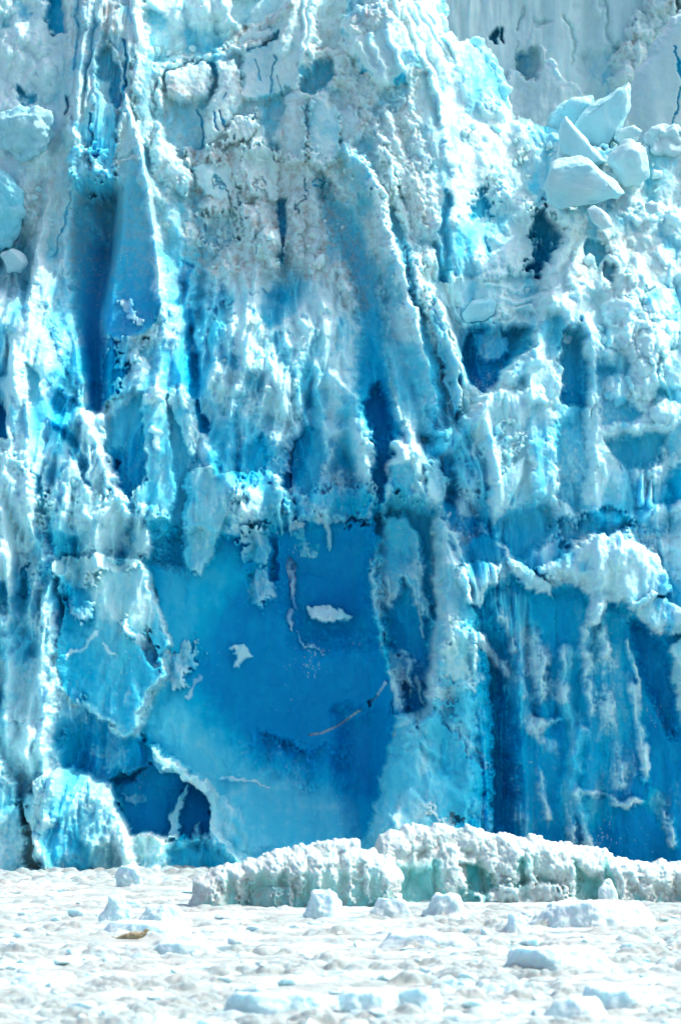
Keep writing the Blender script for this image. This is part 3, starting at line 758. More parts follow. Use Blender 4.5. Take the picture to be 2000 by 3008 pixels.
L([(450, 1934), (452, 1912), (456, 1900)], 14, 50, w1=4, c=.0, b=.3)
P([(290, 1926), (340, 1922), (400, 1936), (440, 1930), (480, 1920), (560, 1966), (620, 2000), (600, 2060), (280, 2060)], h=56, e=16, c=.12, b=.3, r=.7)
P([(390, 1960), (520, 1950), (560, 2000), (400, 2004)], h=-14, e=24, c=-.5, b=.5, r=.3)
# foot of the left side
P([(60, 1850), (90, 1800), (130, 1772), (165, 1762), (240, 1811), (260, 1821), (272, 1866), (300, 1911), (320, 1990), (320, 2080), (110, 2080), (84, 1940)], h=90, dome=60, dw=80, e=16, c=.02, b=.2, r=.9)
P([(-240, 1720), (10, 1740), (50, 1831), (65, 1906), (76, 2080), (-240, 2080)], h=96, dome=40, dw=50, e=16, c=.16, b=.2, r=.8)
P([(100, 1910), (150, 1890), (206, 1940), (226, 2010), (140, 2010)], h=-24, e=40, c=-.4, b=.5, r=.5)
for pts in ([(20, 1480), (30, 1600), (24, 1700)], [(100, 1560), (116, 1650), (100, 1740)], [(60, 1660), (90, 1720), (84, 1800)]):
    L(pts, 24, 30, c=.4, r=.9)

# ---- the skyline against the farther wall
SKY = [(1012, -99), (1022, 55), (1052, 78), (1085, 74), (1112, 90), (1136, 116), (1160, 166), (1180, 250), (1250, 270), (1330, 300), (1480, 312), (1530, 290), (1800, 295), (1800, -140), (1012, -140)]
P(SKY, h=-160, e=30, off=10)
sky_sd = np.full(X.shape, -99, np.float32)
_w = G.win(SKY, 5)
sky_sd[_w] = G.sd(SKY, _w, 1)

# ---- surface texture
Xw, Yw = G.warp[1]
nA = fbm(Xw, Yw * .62, 70, 5, .58, 31)
nB = fbm(G.warp[2][0], G.warp[2][1] * .7, 22, 4, .6, 41)
n_fl = gnoise(X / 4.2, Y / 4.8, 51) + .5 * gnoise(X / 9, Y / 9, 52)
speck = ss(.80, 1.05, n_fl * .62 + .95 * fbm(X, Y, 150, 4, .6, 55) + .35 * gnoise(X / 5, Y / 16, 57))
var = ss(-.35, .40, fbm(Xw, Yw * .6, 120, 4, .55, 65))          # crumbly here, smoother there
G.Rg *= .45 + .85 * var
rub = (50 * rubble(Xw, Yw * .75, 92, 1, 1.0, .8) + 26 * rubble(Xw, Yw * .8, 40, 2, .9, .95)
       + (3 + 5 * var) * rubble(X, Y, 19, 3, 1.0, .9) + (.3 + .9 * var) * rubble(X, Y, 8, 4, 1.2, .6))
kx = np.where(X > 720, .30 * np.tanh((X - 720) / 220), .14 * np.tanh((X - 720) / 260)) * (1 - ss(1060, 1250, X))
Xf = X - kx * (Y - 650) + 16 * fbm(X, Y * .5, 90, 3, .5, 421)
V = .75 * ridged(Xf, Y * .24, 150, 3, .5, 411) + .25 * ridged(Xf, Y * .3, 64, 3, .5, 415)
V = np.clip((V - V.mean()) / V.std(), -2.2, 2.2)
zone = np.clip(G.Rg * 1.2, 0, 1) * ss(520, 780, Y + .5 * np.clip(420 - X, 0, 300)) * (1 - .6 * ss(1060, 1180, X))
RIB = 42 * V
rn = (rub - rub.mean()) / rub.std()
Ce = np.where(G.C > 0, G.C * .72, G.C * .8)
nC = fbm(G.warp[2][0], G.warp[2][1] * .5, 50, 5, .6, 46)
Wv = Ce + .36 * nA + .20 * nB + .36 * nC * np.clip(G.Rg + .4, .4, 1) + .34 * rn * np.clip(G.Rg * 1.2, 0, 1) - .10 + .17 * V * zone
Wv = Wv - .16 * ss(780, 1000, Y) * (1 - ss(1220, 1290, Y)) * ss(300, 400, X) * (1 - ss(840, 900, X)) + .14 * nC * ss(600, 900, Y)
Wv = Wv + .22 * gnoise(X / 8, Y / 10, 58) * (G.C < .3)
Wv = Wv + .34 * fbm(X + 5 * nA, Y * .14, 15, 3, .6, 59) * ss(1060, 1120, X) * ss(1340, 1420, Y)
Wt = .65 * ss(-.60, .66, Wv) + .35 * ss(-.14, .36, Wv)
Wt = np.maximum(Wt, speck * .6)
vert = fbm(Xw, Yw * .3, 26, 4, .55, 61)
fine = fbm(X, Y, 11, 3, .6, 71)
G.H += 32 * fbm(Xw, Yw * .5, 170, 3, .5, 81) * np.clip(G.Rg + .2, 0, 1)
G.H += RIB * zone
Wt *= 1 - .26 * ss(350, 1000, Y) * (1 - ss(1800, 2000, Y))
G.B -= .10 * V * zone
stk = fbm(Xw, Yw * .12, 26, 4, .6, 87)
G.B = np.clip(G.B + .20 * stk * (.35 + .65 * np.clip(G.Rg * 2, 0, 1)) + .08 * fbm(X, Y, 60, 4, .6, 88), 0, 1)
G.H += G.Rg * (rub * (.30 + .70 * Wt) + 5 * vert) + 7 * Wt * np.clip(G.Rg, .3, 1.2)
G.H += (1 - Wt) * (6 * ridged(Xw, Yw * .55, 90, 4, .5, 431) + 7 * rubble(Xw, Yw * .45, 60, 9, .5, .9) + 2.2 * vert + .8 * fine) + Wt * 1.6 * fine
rub = vert = fine = None
dirt = np.clip(G.D * (0.5 + 1.1 * ss(-.2, .5, fbm(Xw, Yw, 18, 4, .65, 91))), 0, .9)  # real dirt plus the shade painted as grey on top and spires

# lean of the front: upright at the water, falling back into an icefall above
Yb = np.interp(G.gy, [-70, 0, 300, 650, 1000, 1500, 2100], [12.5, 11, 7.8, 5, 2.4, 0, -1]).astype(np.float32)
S = ((CAM_D + Yb) / F)[:, None]
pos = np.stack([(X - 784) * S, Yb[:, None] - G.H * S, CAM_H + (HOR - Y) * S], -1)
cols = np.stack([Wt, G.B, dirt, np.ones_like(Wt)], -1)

# ---- the front parts into seracs, walls and buttresses
REG = []            # (thing index, part name, part label, outline)
TH = []             # (name, label)


def thing(name, label):
    TH.append((name, label))
    return len(TH) - 1


def reg(t, part, pts, label=None):
    REG.append((t, part, label, pts))


t = thing('ice_slope', 'rough white broken ice slope at the top left, left of the grey spires')
reg(t, 'slope', [(-250, -99), (1800, -99), (1800, 2200), (-250, 2200)])
t = thing('ice_slope', 'lumpy white band of broken ice along the top edge, behind the dirt-streaked pinnacles')
reg(t, 'slope', [(322, -99), (648, -99), (640, 24), (560, 54), (516, 104), (440, 130), (325, 130)])
t = thing('serac', 'fluted pale spires at upper left with a blue blade beside a deep blue slot')
reg(t, 'flank', [(146, -99), (325, -99), (330, 60), (322, 190), (300, 300), (376, 690), (340, 790), (232, 950), (190, 950), (140, 840), (60, 655), (112, 400), (150, 300)])
reg(t, 'spire', [(150, -99), (325, -99), (330, 60), (322, 190), (296, 230), (272, 300), (262, 400), (215, 410), (196, 330), (152, 300)])
reg(t, 'crevasse', [(205, 415), (255, 430), (252, 540), (240, 640), (226, 720), (232, 780), (230, 945), (192, 948), (190, 850), (170, 720), (160, 600), (164, 480)], 'deep blue slot')
reg(t, 'blade', [(290, 210), (306, 270), (340, 400), (368, 600), (376, 690), (362, 740), (330, 770), (280, 782), (238, 764), (228, 722), (244, 640), (250, 540), (262, 440), (265, 370), (270, 280)], 'blue sharp-edged blade')
t = thing('ice_cliff', 'cracked grey-white rubble cliff in the middle, pale towers on top and ribs down its right')
reg(t, 'rubble_face', [(300, 130), (380, 130), (650, 190), (830, 160), (1010, 330), (1060, 640), (1062, 970), (1010, 1010), (900, 1050), (870, 1200), (640, 1225), (420, 1310), (320, 1280), (240, 1000), (232, 950), (340, 790), (376, 690), (345, 400), (300, 250)])
reg(t, 'arch', [(372, 110), (560, 95), (556, 250), (520, 352), (430, 356), (378, 330)], 'dirty overhang with a rounded boulder under it')
reg(t, 'tower', [(650, 195), (708, 200), (708, 376), (650, 370)])
reg(t, 'tower', [(708, 208), (784, 240), (784, 370), (744, 386), (708, 376)])
reg(t, 'rib', [(770, 330), (850, 350), (900, 470), (945, 660), (1000, 840), (1040, 1010), (960, 1020), (900, 900), (880, 700), (850, 520), (800, 430)], 'long white-crested rib with a cyan flank')
reg(t, 'rib', [(994, 680), (1012, 690), (1036, 760), (1062, 860), (1062, 940), (1048, 975), (1020, 890), (1000, 790)], 'leaf-shaped pale rib')
reg(t, 'curtain', [(418, 1090), (560, 1080), (560, 1140), (520, 1180), (490, 1290), (462, 1325), (418, 1306)], 'pale curtain hanging over the cave')
t = thing('pinnacle', 'grey-blue pinnacle at the top with a brown dirt ridge on its left')
reg(t, 'body', [(516, 100), (560, 50), (640, 20), (645, -99), (724, -99), (726, 130), (690, 190), (610, 230), (556, 215)])
t = thing('pinnacle', 'knobbly pinnacle at the top with a brown dirty cap, above the white sweep')
reg(t, 'body', [(782, 30), (826, 8), (880, 0), (932, 60), (966, 140), (944, 186), (880, 200), (826, 168), (788, 115)])
t = thing('ice_slope', 'bright sunlit white sweep of ice right of the dirty-capped pinnacle')
reg(t, 'slope', [(932, -99), (1010, -99), (1050, 140), (1080, 230), (1200, 270), (1200, 380), (1250, 470), (1262, 560), (1225, 640), (1060, 650), (1040, 480), (1010, 330), (970, 190), (966, 120)])
t = thing('ice_cave', 'smooth deep blue hollow wall of clear ice at the foot of the middle cliff')
reg(t, 'wall', [(340, 1275), (420, 1300), (462, 1325), (520, 1235), (640, 1225), (870, 1195), (876, 1240), (850, 1300), (858, 1400), (880, 1500), (910, 1640), (892, 1740), (862, 1860), (836, 1960), (790, 2200), (560, 2200), (500, 1930), (470, 1800), (340, 1730), (306, 1690), (372, 1570), (392, 1480), (370, 1380)])
reg(t, 'icicle', [(635, 1100), (652, 1100), (652, 1235), (642, 1235)])
reg(t, 'icicle', [(742, 1185), (766, 1185), (762, 1266), (750, 1266)])
reg(t, 'icicle', [(658, 1286), (682, 1286), (684, 1404), (668, 1404)])
reg(t, 'lump', [(700, 1388), (770, 1394), (818, 1416), (752, 1438), (704, 1418)], 'white lump clinging to the blue wall')
t = thing('ice_arch', 'small pale arch with a thin pillar over a dark blue hole, low on the left')
reg(t, 'arch', [(250, 1770), (340, 1725), (470, 1800), (560, 1940), (620, 2010), (620, 2200), (290, 2200), (290, 1920)])
reg(t, 'hole', [(250, 1776), (310, 1786), (400, 1780), (444, 1800), (482, 1850), (486, 1900), (470, 1928), (430, 1932), (300, 1924), (275, 1870)], 'dark blue hole')
reg(t, 'pillar', [(422, 1800), (438, 1800), (420, 1845), (410, 1934), (380, 1934), (392, 1870)])
t = thing('ice_buttress', 'white and turquoise snowy buttress along the left edge')
reg(t, 'body', [(-250, 600), (20, 640), (70, 660), (140, 840), (190, 950), (236, 955), (250, 1040), (330, 1170), (390, 1210), (340, 1290), (130, 1292), (150, 1400), (140, 1500), (152, 1592), (290, 1692), (346, 1736), (262, 1784), (70, 1830), (66, 1940), (74, 2200), (-250, 2200)])
reg(t, 'slab', [(128, 1280), (210, 1272), (336, 1276), (350, 1330), (370, 1400), (394, 1480), (376, 1556), (344, 1616), (304, 1694), (262, 1676), (204, 1644), (148, 1592), (136, 1500), (146, 1400)], 'cyan slab hanging beside the blue cave')
t = thing('ice_mound', 'lumpy turquoise-white mound at the waterline, left of the small arch')
reg(t, 'mound', [(56, 1830), (104, 1766), (190, 1752), (244, 1800), (270, 1850), (296, 1900), (316, 1990), (326, 2200), (74, 2200), (74, 1940)])
t = thing('serac', 'dirt-flecked lumpy white serac at the right with a blue hollow below its nose')
reg(t, 'body', [(1262, 480), (1800, 440), (1800, 1240), (1500, 1240), (1330, 1200), (1290, 1000), (1240, 900), (1150, 900), (1230, 800), (1262, 690), (1225, 640), (1262, 580)])
reg(t, 'hollow', [(1296, 770), (1336, 745), (1346, 860), (1346, 940), (1296, 934), (1288, 850)], 'blue hollow')
t = thing('ice_shelf', 'rounded bluish ice ledges above a small dark blue pool cave')
reg(t, 'ledge', [(1050, 645), (1225, 635), (1264, 680), (1228, 760), (1225, 800), (1150, 850), (1145, 900), (1110, 930), (1062, 970), (1058, 860), (1040, 760)])
reg(t, 'cave', [(1068, 842), (1078, 766), (1110, 746), (1150, 756), (1206, 744), (1230, 766), (1226, 800), (1190, 826), (1152, 850), (1145, 898), (1126, 910), (1090, 884)], 'dark blue cave')
t = thing('ice_buttress', 'broad right buttress with a cyan edge and snow cascading down its blue wall')
reg(t, 'body', [(880, 1080), (950, 1030), (1050, 1005), (1110, 930), (1150, 895), (1240, 895), (1290, 1000), (1330, 1200), (1500, 1240), (1800, 1240), (1800, 2200), (790, 2200), (836, 1960), (892, 1740), (910, 1650), (880, 1500), (858, 1400), (850, 1300), (876, 1240), (866, 1190)])
reg(t, 'recess', [(868, 1200), (905, 1140), (1000, 1180), (1008, 1300), (1014, 1420), (1000, 1520), (985, 1640), (960, 1664), (925, 1600), (895, 1500), (866, 1320)], 'blue recess behind the edge')
reg(t, 'wall', [(1084, 1400), (1110, 1370), (1180, 1330), (1270, 1360), (1345, 1330), (1400, 1370), (1500, 1450), (1800, 1450), (1800, 2200), (1120, 2200), (1134, 1770), (1120, 1580), (1108, 1480)], 'deep blue wall with snow runnels')
reg(t, 'cap', [(1046, 1340), (1060, 1296), (1130, 1288), (1270, 1345), (1300, 1280), (1380, 1222), (1492, 1262), (1540, 1320), (1600, 1400), (1600, 1480), (1484, 1445), (1400, 1388), (1376, 1442), (1340, 1436), (1340, 1340), (1270, 1380), (1190, 1345), (1110, 1380), (1078, 1400)], 'thick white snow cap')

lab = np.zeros((pos.shape[0] - 1, pos.shape[1] - 1), np.int32)
for k, (t, pn, pl, pts) in enumerate(REG):
    if k == 0:
        continue
    w = G.win(pts, 40)
    m = G.sd(pts, w, 1) > 0
    js, is_ = w
    js = slice(js.start, min(js.stop, lab.shape[0]))
    is_ = slice(is_.start, min(is_.stop, lab.shape[1]))
    sub = lab[js, is_]
    sub[m[:sub.shape[0], :sub.shape[1]]] = k
LX, LY = X[:-1, :-1], Y[:-1, :-1]
lab[(lab == 0) & ~((LX < 210) & (LY < 690))] = -2
for k in range(1, len(REG)):                           # keep only the main body of each outline
    jj, ii = np.nonzero(lab == k)
    if not len(jj):
        continue
    j0, i0 = jj.min(), ii.min()
    sub = (lab[j0:jj.max() + 1, i0:ii.max() + 1] == k)
    for q in (.5, .3, .7, .15, .85):
        n_ = int(len(jj) * q)
        fl = np.zeros_like(sub)
        fl[jj[n_] - j0, ii[n_] - i0] = True
        cnt = 0
        while True:
            for _ in range(12):
                fl[1:] |= fl[:-1]; fl &= sub
                fl[:-1] |= fl[1:]; fl &= sub
                fl[:, 1:] |= fl[:, :-1]; fl &= sub
                fl[:, :-1] |= fl[:, 1:]; fl &= sub
            c2 = int(fl.sum())
            if c2 == cnt:
                break
            cnt = c2
        if cnt > .55 * len(jj):
            lab[j0:jj.max() + 1, i0:ii.max() + 1][sub & ~fl] = -2
            break
for _ in range(900):                                   # slivers between outlines go to the nearest neighbour
    hole = lab == -2
    if not hole.any():
        break
    for ax, sh in ((0, 1), (0, -1), (1, 1), (1, -1)):
        nb = np.roll(lab, sh, ax)
        t_ = hole & (lab == -2) & (nb > 0)
        lab[t_] = nb[t_]
lab[lab == -2] = 1
lab[sky_sd[:-1, :-1] > 16] = -1
CAT = {'ice_slope': 'ice slope', 'serac': 'serac', 'ice_cliff': 'ice cliff', 'pinnacle': 'ice pinnacle', 'ice_cave': 'ice cave', 'ice_arch': 'ice arch',
       'ice_buttress': 'ice buttress', 'ice_mound': 'ice mound', 'ice_shelf': 'ice ledge'}
for ti, (tn, tl) in enumerate(TH):
    ks = [k for k in range(len(REG)) if REG[k][0] == ti and (lab == k).any()]
    if len(ks) == 1:
        o = link(tn, part_mesh(tn, pos, cols, lab == ks[0], M_ICE))
        tag(o, tl, CAT[tn])
        continue
    jj, ii = np.nonzero(lab == ks[0])
    q = pos[jj.max(), int(ii.mean())]
    root = tag(empty(tn, (float(q[0]), float(q[1]), float(q[2]))), tl, CAT[tn])
    for k in ks:
        o = link(REG[k][1], part_mesh(REG[k][1], pos, cols, lab == k, M_ICE), root)
        if REG[k][2]:
            o['label'] = REG[k][2]
# ================================================================== FARTHER ICE, UPPER RIGHT
def finish(fd, Yd, outline=None, depth=40, dw=40, rough=1, name='', mat=None, lump=1.0, back=True, wscale=(70, 22)):
    """texture a field, cut it to an outline, round it off and return a closed mesh"""
    X, Y = fd.X, fd.Y
    Xw, Yw = fd.warp[1]
    nA = fbm(Xw, Yw * .6, wscale[0], 5, .58, 131)
    nB = fbm(fd.warp[2][0], fd.warp[2][1] * .7, wscale[1], 4, .6, 141)
    W = ss(-.22, .26, fd.C + .36 * nA + .26 * nB)
    rub = 16 * rubble(Xw, Yw, 34, 11, 1.5, .35) + 7 * rubble(Xw, Yw, 15, 12, 1.5, .4) + 2.5 * rubble(X, Y, 7, 13, 1.4, .5)
    vert = fbm(Xw, Yw * .16, 22, 4, .55, 161)
    fd.H += fd.Rg * lump * (rub * (.3 + .7 * W) + 5 * vert) + (1 - W) * 1.2 * vert
    dirt = np.clip(fd.D * (0.5 + 1.1 * ss(-.2, .5, fbm(Xw, Yw, 16, 4, .65, 191))), 0, .9)  # real dirt, and on the icebergs the shade greyed into their faces
    sel = np.ones((X.shape[0] - 1, X.shape[1] - 1), bool)
    if outline is not None:
        w = (slice(0, X.shape[0]), slice(0, X.shape[1]))
        sd = fd.sd(outline, w, rough)
        t = np.clip(sd / dw, 0, 1)
        fd.H = (fd.H + depth) * np.sqrt(1 - (1 - t) ** 2) - depth
        ins = sd > 0
        sel = ins[:-1, :-1] | ins[1:, :-1] | ins[:-1, 1:] | ins[1:, 1:]
    S = (CAM_D + Yd) / F
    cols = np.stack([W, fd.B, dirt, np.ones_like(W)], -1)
    pos = np.stack([(X - 784) * S, Yd - fd.H * S, CAM_H + (HOR - Y) * S], -1).astype(np.float32)
    nj, ni = X.shape
    jj, ii = np.nonzero(sel)
    v00 = jj * ni + ii
    q = np.stack([v00, v00 + ni, v00 + ni + 1, v00 + 1], 1)
    co, cc = pos.reshape(-1, 3), cols.reshape(-1, 4)
    if back:
        pb = pos.copy()
        pb[..., 1] = Yd + (depth + (fd.H + depth) * .8) * S
        co = np.concatenate([co, pb.reshape(-1, 3)])
        cc = np.concatenate([cc, cc])
        q = np.concatenate([q, q[:, ::-1] + nj * ni])
    used, inv = np.unique(q, return_inverse=True)
    return mesh_from(name, co[used], inv.reshape(-1, 4), cc[used], mat or M_ICE)


A = Field(900, 1900, -240, 460, 2.5)
A.C[:] = .55
A.B[:] = .2
A.D[:] = .06
A.Rg[:] = .06
A.H += 30 * fbm(A.X, A.Y * .25, 130, 4, .5, 201) + 6 * ridged(A.X, A.Y * .15, 30, 3, .5, 205)
for pts, w_, h, b in (([(1208, 10), (1196, 50), (1190, 66)], 6, -26, .6), ([(1192, 90), (1190, 150)], 4, -14, .5), ([(1232, 46), (1262, 50)], 8, -26, .5), ([(1300, 34), (1322, 90), (1318, 150)], 6, -20, .5),
                      ([(1392, 0), (1400, 50), (1404, 100), (1420, 114)], 9, -34, .55), ([(1416, 100), (1424, 112)], 9, -30, .5), ([(1346, -50), (1360, 60), (1340, 140)], 40, -26, .35), ([(1270, 50), (1230, 52), (1212, 110)], 5, -10, .4)):
    A.L(pts, w_, h * .5, b=b * .7, c=.35)
A.E(1140, 80, 8, 22, h=-50, e=8, c=-.4, b=.6, d=.2, r=0)
A.E(1156, 78, 4, 16, h=-40, e=6, c=-.4, b=.6, d=.3, r=0)
A.L([(1374, -20), (1374, 30)], 12, 16, c=1, r=.2)
A.P([(1190, 120), (1240, 110), (1250, 150), (1236, 184), (1216, 186), (1196, 160)], h=-50, e=14, c=.1, b=.5)
A.P([(1340, 120), (1420, 110), (1420, 240), (1350, 230)], h=-24, e=40, c=.2, b=.35)
A.P([(1170, 168), (1190, 156), (1204, 164), (1216, 184), (1236, 182), (1242, 150), (1244, 110), (1252, 112), (1252, 140), (1272, 132), (1284, 160), (1300, 190), (1330, 205), (1350, 220), (1356, 470), (1150, 470)],
    h=44, e=10, c=.7, b=.15, r=.3, rough=1)
A.P([(1410, 190), (1420, 120), (1450, 70), (1480, 20), (1490, -110), (1760, -110), (1760, 100), (1540, 60), (1480, 150), (1450, 210)], h=40, e=24, c=.8, r=1.2, d=.14, rough=2)
for p_ in ((1440, 120), (1462, 90), (1456, 140), (1500, 20), (1540, 20)):
    A.E(*p_, 12, 14, d=.5, e=14, rough=2)
A.E(1560, 16, 6, 20, h=-30, e=8, c=0, b=.5, d=.5)
o = link('ice_wall', finish(A, 62, name='ice_wall', back=False, lump=1))
tag(o, 'tall grey-blue ice wall in shade across the upper right, cracked and pitted', 'ice wall')

T = Field(1430, 1760, -20, 380, 2.5)
T.C[:] = .30
T.B[:] = .22
T.D[:] = .05
T.Rg[:] = .05
T.H += 22 * fbm(T.X, T.Y * .4, 160, 3, .5, 211)
T.L([(1552, 108), (1562, 150), (1570, 180)], 4, -10, c=-.6, b=.6)
T.L([(1566, 200), (1562, 250), (1540, 300)], 4, -10, c=-.4, b=.5)
o = link('serac', finish(T, 40, [(1470, 150), (1500, 110), (1530, 60), (1560, 20), (1760, -40), (1760, 420), (1470, 420), (1462, 290), (1450, 262), (1450, 210)], 60, 30, name='serac', rough=1))
tag(o, 'smooth triangular blue-grey serac in shade at the right edge, behind the loose blocks', 'serac')


# ================================================================== LOOSE BLOCKS
def surf(x, y):
    return Vector([float(v) for v in pos[int(np.clip((y + 70) / STEP, 0, pos.shape[0] - 1)), int(np.clip((x - GX0) / STEP, 0, pos.shape[1] - 1))]])


def hull_mesh(name, pts, mat, ice=(.9, .2, 0), bevel=.1, cuts=3, amp=.03, freq=1.5, seed=0, smooth=True):
    bm = bmesh.new()
    for p in pts:
        bm.verts.new(p)
    r = bmesh.ops.convex_hull(bm, input=bm.verts)
    junk = [v for v in r['geom_interior'] if isinstance(v, bmesh.types.BMVert)]
    junk += [v for v in r['geom_unused'] if isinstance(v, bmesh.types.BMVert)]
    bmesh.ops.delete(bm, geom=list(set(junk)), context='VERTS')
    bmesh.ops.dissolve_limit(bm, angle_limit=R(12), verts=bm.verts, edges=bm.edges)
    if bevel:
        bmesh.ops.bevel(bm, geom=list(bm.edges), offset=bevel, segments=2, profile=.6, affect='EDGES', clamp_overlap=True)
    bmesh.ops.triangulate(bm, faces=bm.faces)
    for _ in range(cuts):
        bmesh.ops.subdivide_edges(bm, edges=[e for e in bm.edges if e.calc_length() > bevel * .5 + .02], cuts=1, use_grid_fill=True)
        bmesh.ops.triangulate(bm, faces=[f for f in bm.faces if len(f.verts) > 3])
    bm.normal_update()
    off = Vector((seed * 7.7, seed * 3.1, seed * 5.3))
    mv = {}
    for v in bm.verts:
        n_ = mnoise.fractal(v.co * freq + off, 1.0, 2.0, 4)
        mv[v] = v.co + v.normal * n_ * amp
    for v, c in mv.items():
        v.co = c
    me = bpy.data.meshes.new(name)
    bm.to_mesh(me)
    bm.free()
    for p in me.polygons:
        p.use_smooth = smooth
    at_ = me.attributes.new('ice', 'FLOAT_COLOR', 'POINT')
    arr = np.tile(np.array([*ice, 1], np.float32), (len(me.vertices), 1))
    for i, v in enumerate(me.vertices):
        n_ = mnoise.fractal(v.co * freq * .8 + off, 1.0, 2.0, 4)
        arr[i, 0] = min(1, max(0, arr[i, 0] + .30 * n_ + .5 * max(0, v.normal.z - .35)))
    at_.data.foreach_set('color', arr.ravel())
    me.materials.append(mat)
    return me


def block(pts, Yd, thick, label, ice=(.85, .2, 0), lift=.25, shrink=.75, shift=(0, 0), bevel=.10, amp=.13, seed=1, name='ice_block', cat='ice block', mat=None, front=.0, group=None):
    """a loose block: the outline of its front, and a back set `thick` metres behind, smaller and higher"""
    if Yd is None:                       # stand it against the glacier surface behind it
        Yd = min(surf(x, y).y for x, y in pts if 0 <= x) - .25
    P3 = [at(x, y, Yd) for x, y in pts]
    c = sum(P3, Vector()) / len(P3)
    out = []
    jr = random.Random(seed * 13)
    for p in P3:
        d = p - c
        out.append(Vector((d.x, 0, d.z)))
        out.append(Vector((d.x * shrink + shift[0], thick, d.z * shrink + shift[1])))
        fr = .7 if front else .86
        k_ = .06 * max(abs(q.x - c.x) for q in P3)
        out.append(Vector((d.x * fr - k_, -(front or .7) * jr.uniform(.35, 1.35) - .18 * d.z, d.z * fr - k_ * 1.2)))
    me = hull_mesh(name, out, mat or M_BLOCK, ice, bevel, 4, amp, 1.1, seed)
    o = link(name, me)
    o.location = c
    tag(o, label, cat, group)
    return o


block([(1266, 377), (1283, 364), (1336, 357), (1366, 369), (1396, 394), (1436, 437), (1441, 444), (1423, 457), (1388, 467), (1286, 479), (1261, 462), (1253, 427)], 5, 3.2,
      'largest loose block of smooth pale ice, shaded in front with a sunlit rim', (.72, .22, 0), lift=.75, shrink=.62, shift=(.1, .1), seed=2)
block([(1288, 287), (1302, 264), (1336, 297), (1370, 340), (1396, 372), (1360, 380), (1290, 350)], 9, 2.5, 'pyramid of white ice rising behind the largest loose block', (.8, .2, 0), lift=.1, shrink=.8, shift=(.5, -.2), seed=3)
block([(1398, 372), (1416, 337), (1441, 319), (1461, 319), (1483, 339), (1496, 382), (1498, 409), (1476, 422), (1441, 429), (1421, 407)], 8, 2.4,
      'rounded white ice block just right of the largest loose block', (.85, .2, 0), lift=.3, shrink=.7, bevel=.3, front=.7, seed=4, amp=.2)
block([(1322, 282), (1366, 234), (1391, 224), (1448, 188), (1454, 202), (1450, 257), (1430, 297), (1410, 312), (1398, 345), (1350, 348)], 13, 3, 'big tilted slab of pale ice with a pointed top, standing below the shaded wall', (.6, .12, 0), lift=.1, shrink=.8, seed=5, bevel=.07, amp=.16)
block([(1268, 266), (1283, 240), (1316, 225), (1366, 214), (1370, 236), (1330, 282), (1290, 310), (1255, 310)], 16, 2.0, 'flat-topped pale blue slab left of the big tilted slab', (.5, .15, 0), lift=.1, shrink=.85, seed=7, bevel=.08, amp=.2)
block([(1408, 318), (1424, 296), (1458, 284), (1480, 300), (1466, 330), (1430, 335)], 12, 2, 'low grey ice block between the big tilted slab and the rounded block', (.9, .2, .1), seed=8, bevel=.2)
block([(1352, 482), (1366, 470), (1385, 478), (1404, 498), (1412, 520), (1385, 526), (1362, 510)], 3.2, 1.2, 'small grey-white block lying beneath the largest loose block', (.9, .2, .08), seed=9, bevel=.2, lift=.1)
block([(1486, 470), (1500, 462), (1514, 470), (1514, 488), (1500, 496), (1486, 488)], 4, .8, 'small round block alone on the white slope at the right', (.9, .2, 0), seed=10, bevel=.15, lift=.05)
block([(1490, 300), (1520, 285), (1570, 290), (1640, 300), (1640, 380), (1500, 370), (1484, 340)], 11, 3, 'broad grey lumpy block at the right edge under the smooth serac', (.85, .25, .06), seed=11, bevel=.4, front=.8, amp=.5)
block([(1110, 232), (1140, 222), (1166, 250), (1160, 300), (1102, 312), (1090, 270)], 12, 2, 'pale rounded block on the saddle below the white hump', (.85, .15, 0), seed=12, bevel=.25, front=.5, amp=.3)
block([(1064, 722), (1085, 692), (1130, 680), (1143, 697), (1140, 722), (1110, 738), (1076, 742)], None, 1.4, 'rounded blue-white block resting on the ledge above the pool cave', (.45, .25, 0), seed=13, bevel=.25, front=.3, lift=.1)
block([(2, 250), (60, 242), (100, 246), (126, 272), (120, 312), (95, 360), (45, 372), (-6, 332)], None, 2.5, 'wide pale turquoise block at the left edge below the white slope', (.45, .15, 0), seed=14, bevel=.3, front=.6, amp=.45)
block([(-40, 382), (24, 398), (58, 440), (54, 500), (22, 568), (-40, 590)], None, 2.4, 'cyan block cut off by the left edge, with a white rim', (.1, .22, 0), seed=15, bevel=.2, lift=.4, amp=.35)
block([(2, 586), (26, 570), (58, 588), (64, 606), (50, 628), (16, 626)], None, 1.2, 'small smooth white block under the cyan block at the left', (.85, .2, 0), seed=16, bevel=.15)
block([(1085, 90), (1106, 76), (1132, 110), (1160, 162), (1178, 248), (1140, 262), (1096, 232), (1084, 150)], 15, 2.4, 'tall curved white hump with a cyan side beside the shaded wall', (.25, .12, 0), seed=17, bevel=.3, lift=.3, shift=(-.5, 0), front=.6, amp=.4)

# ================================================================== ICEBERGS
def ground(x, y):
    d = CAM_H * F / (y - HOR)
    return Vector(((x - 784) * d / F, d - CAM_D, 0))


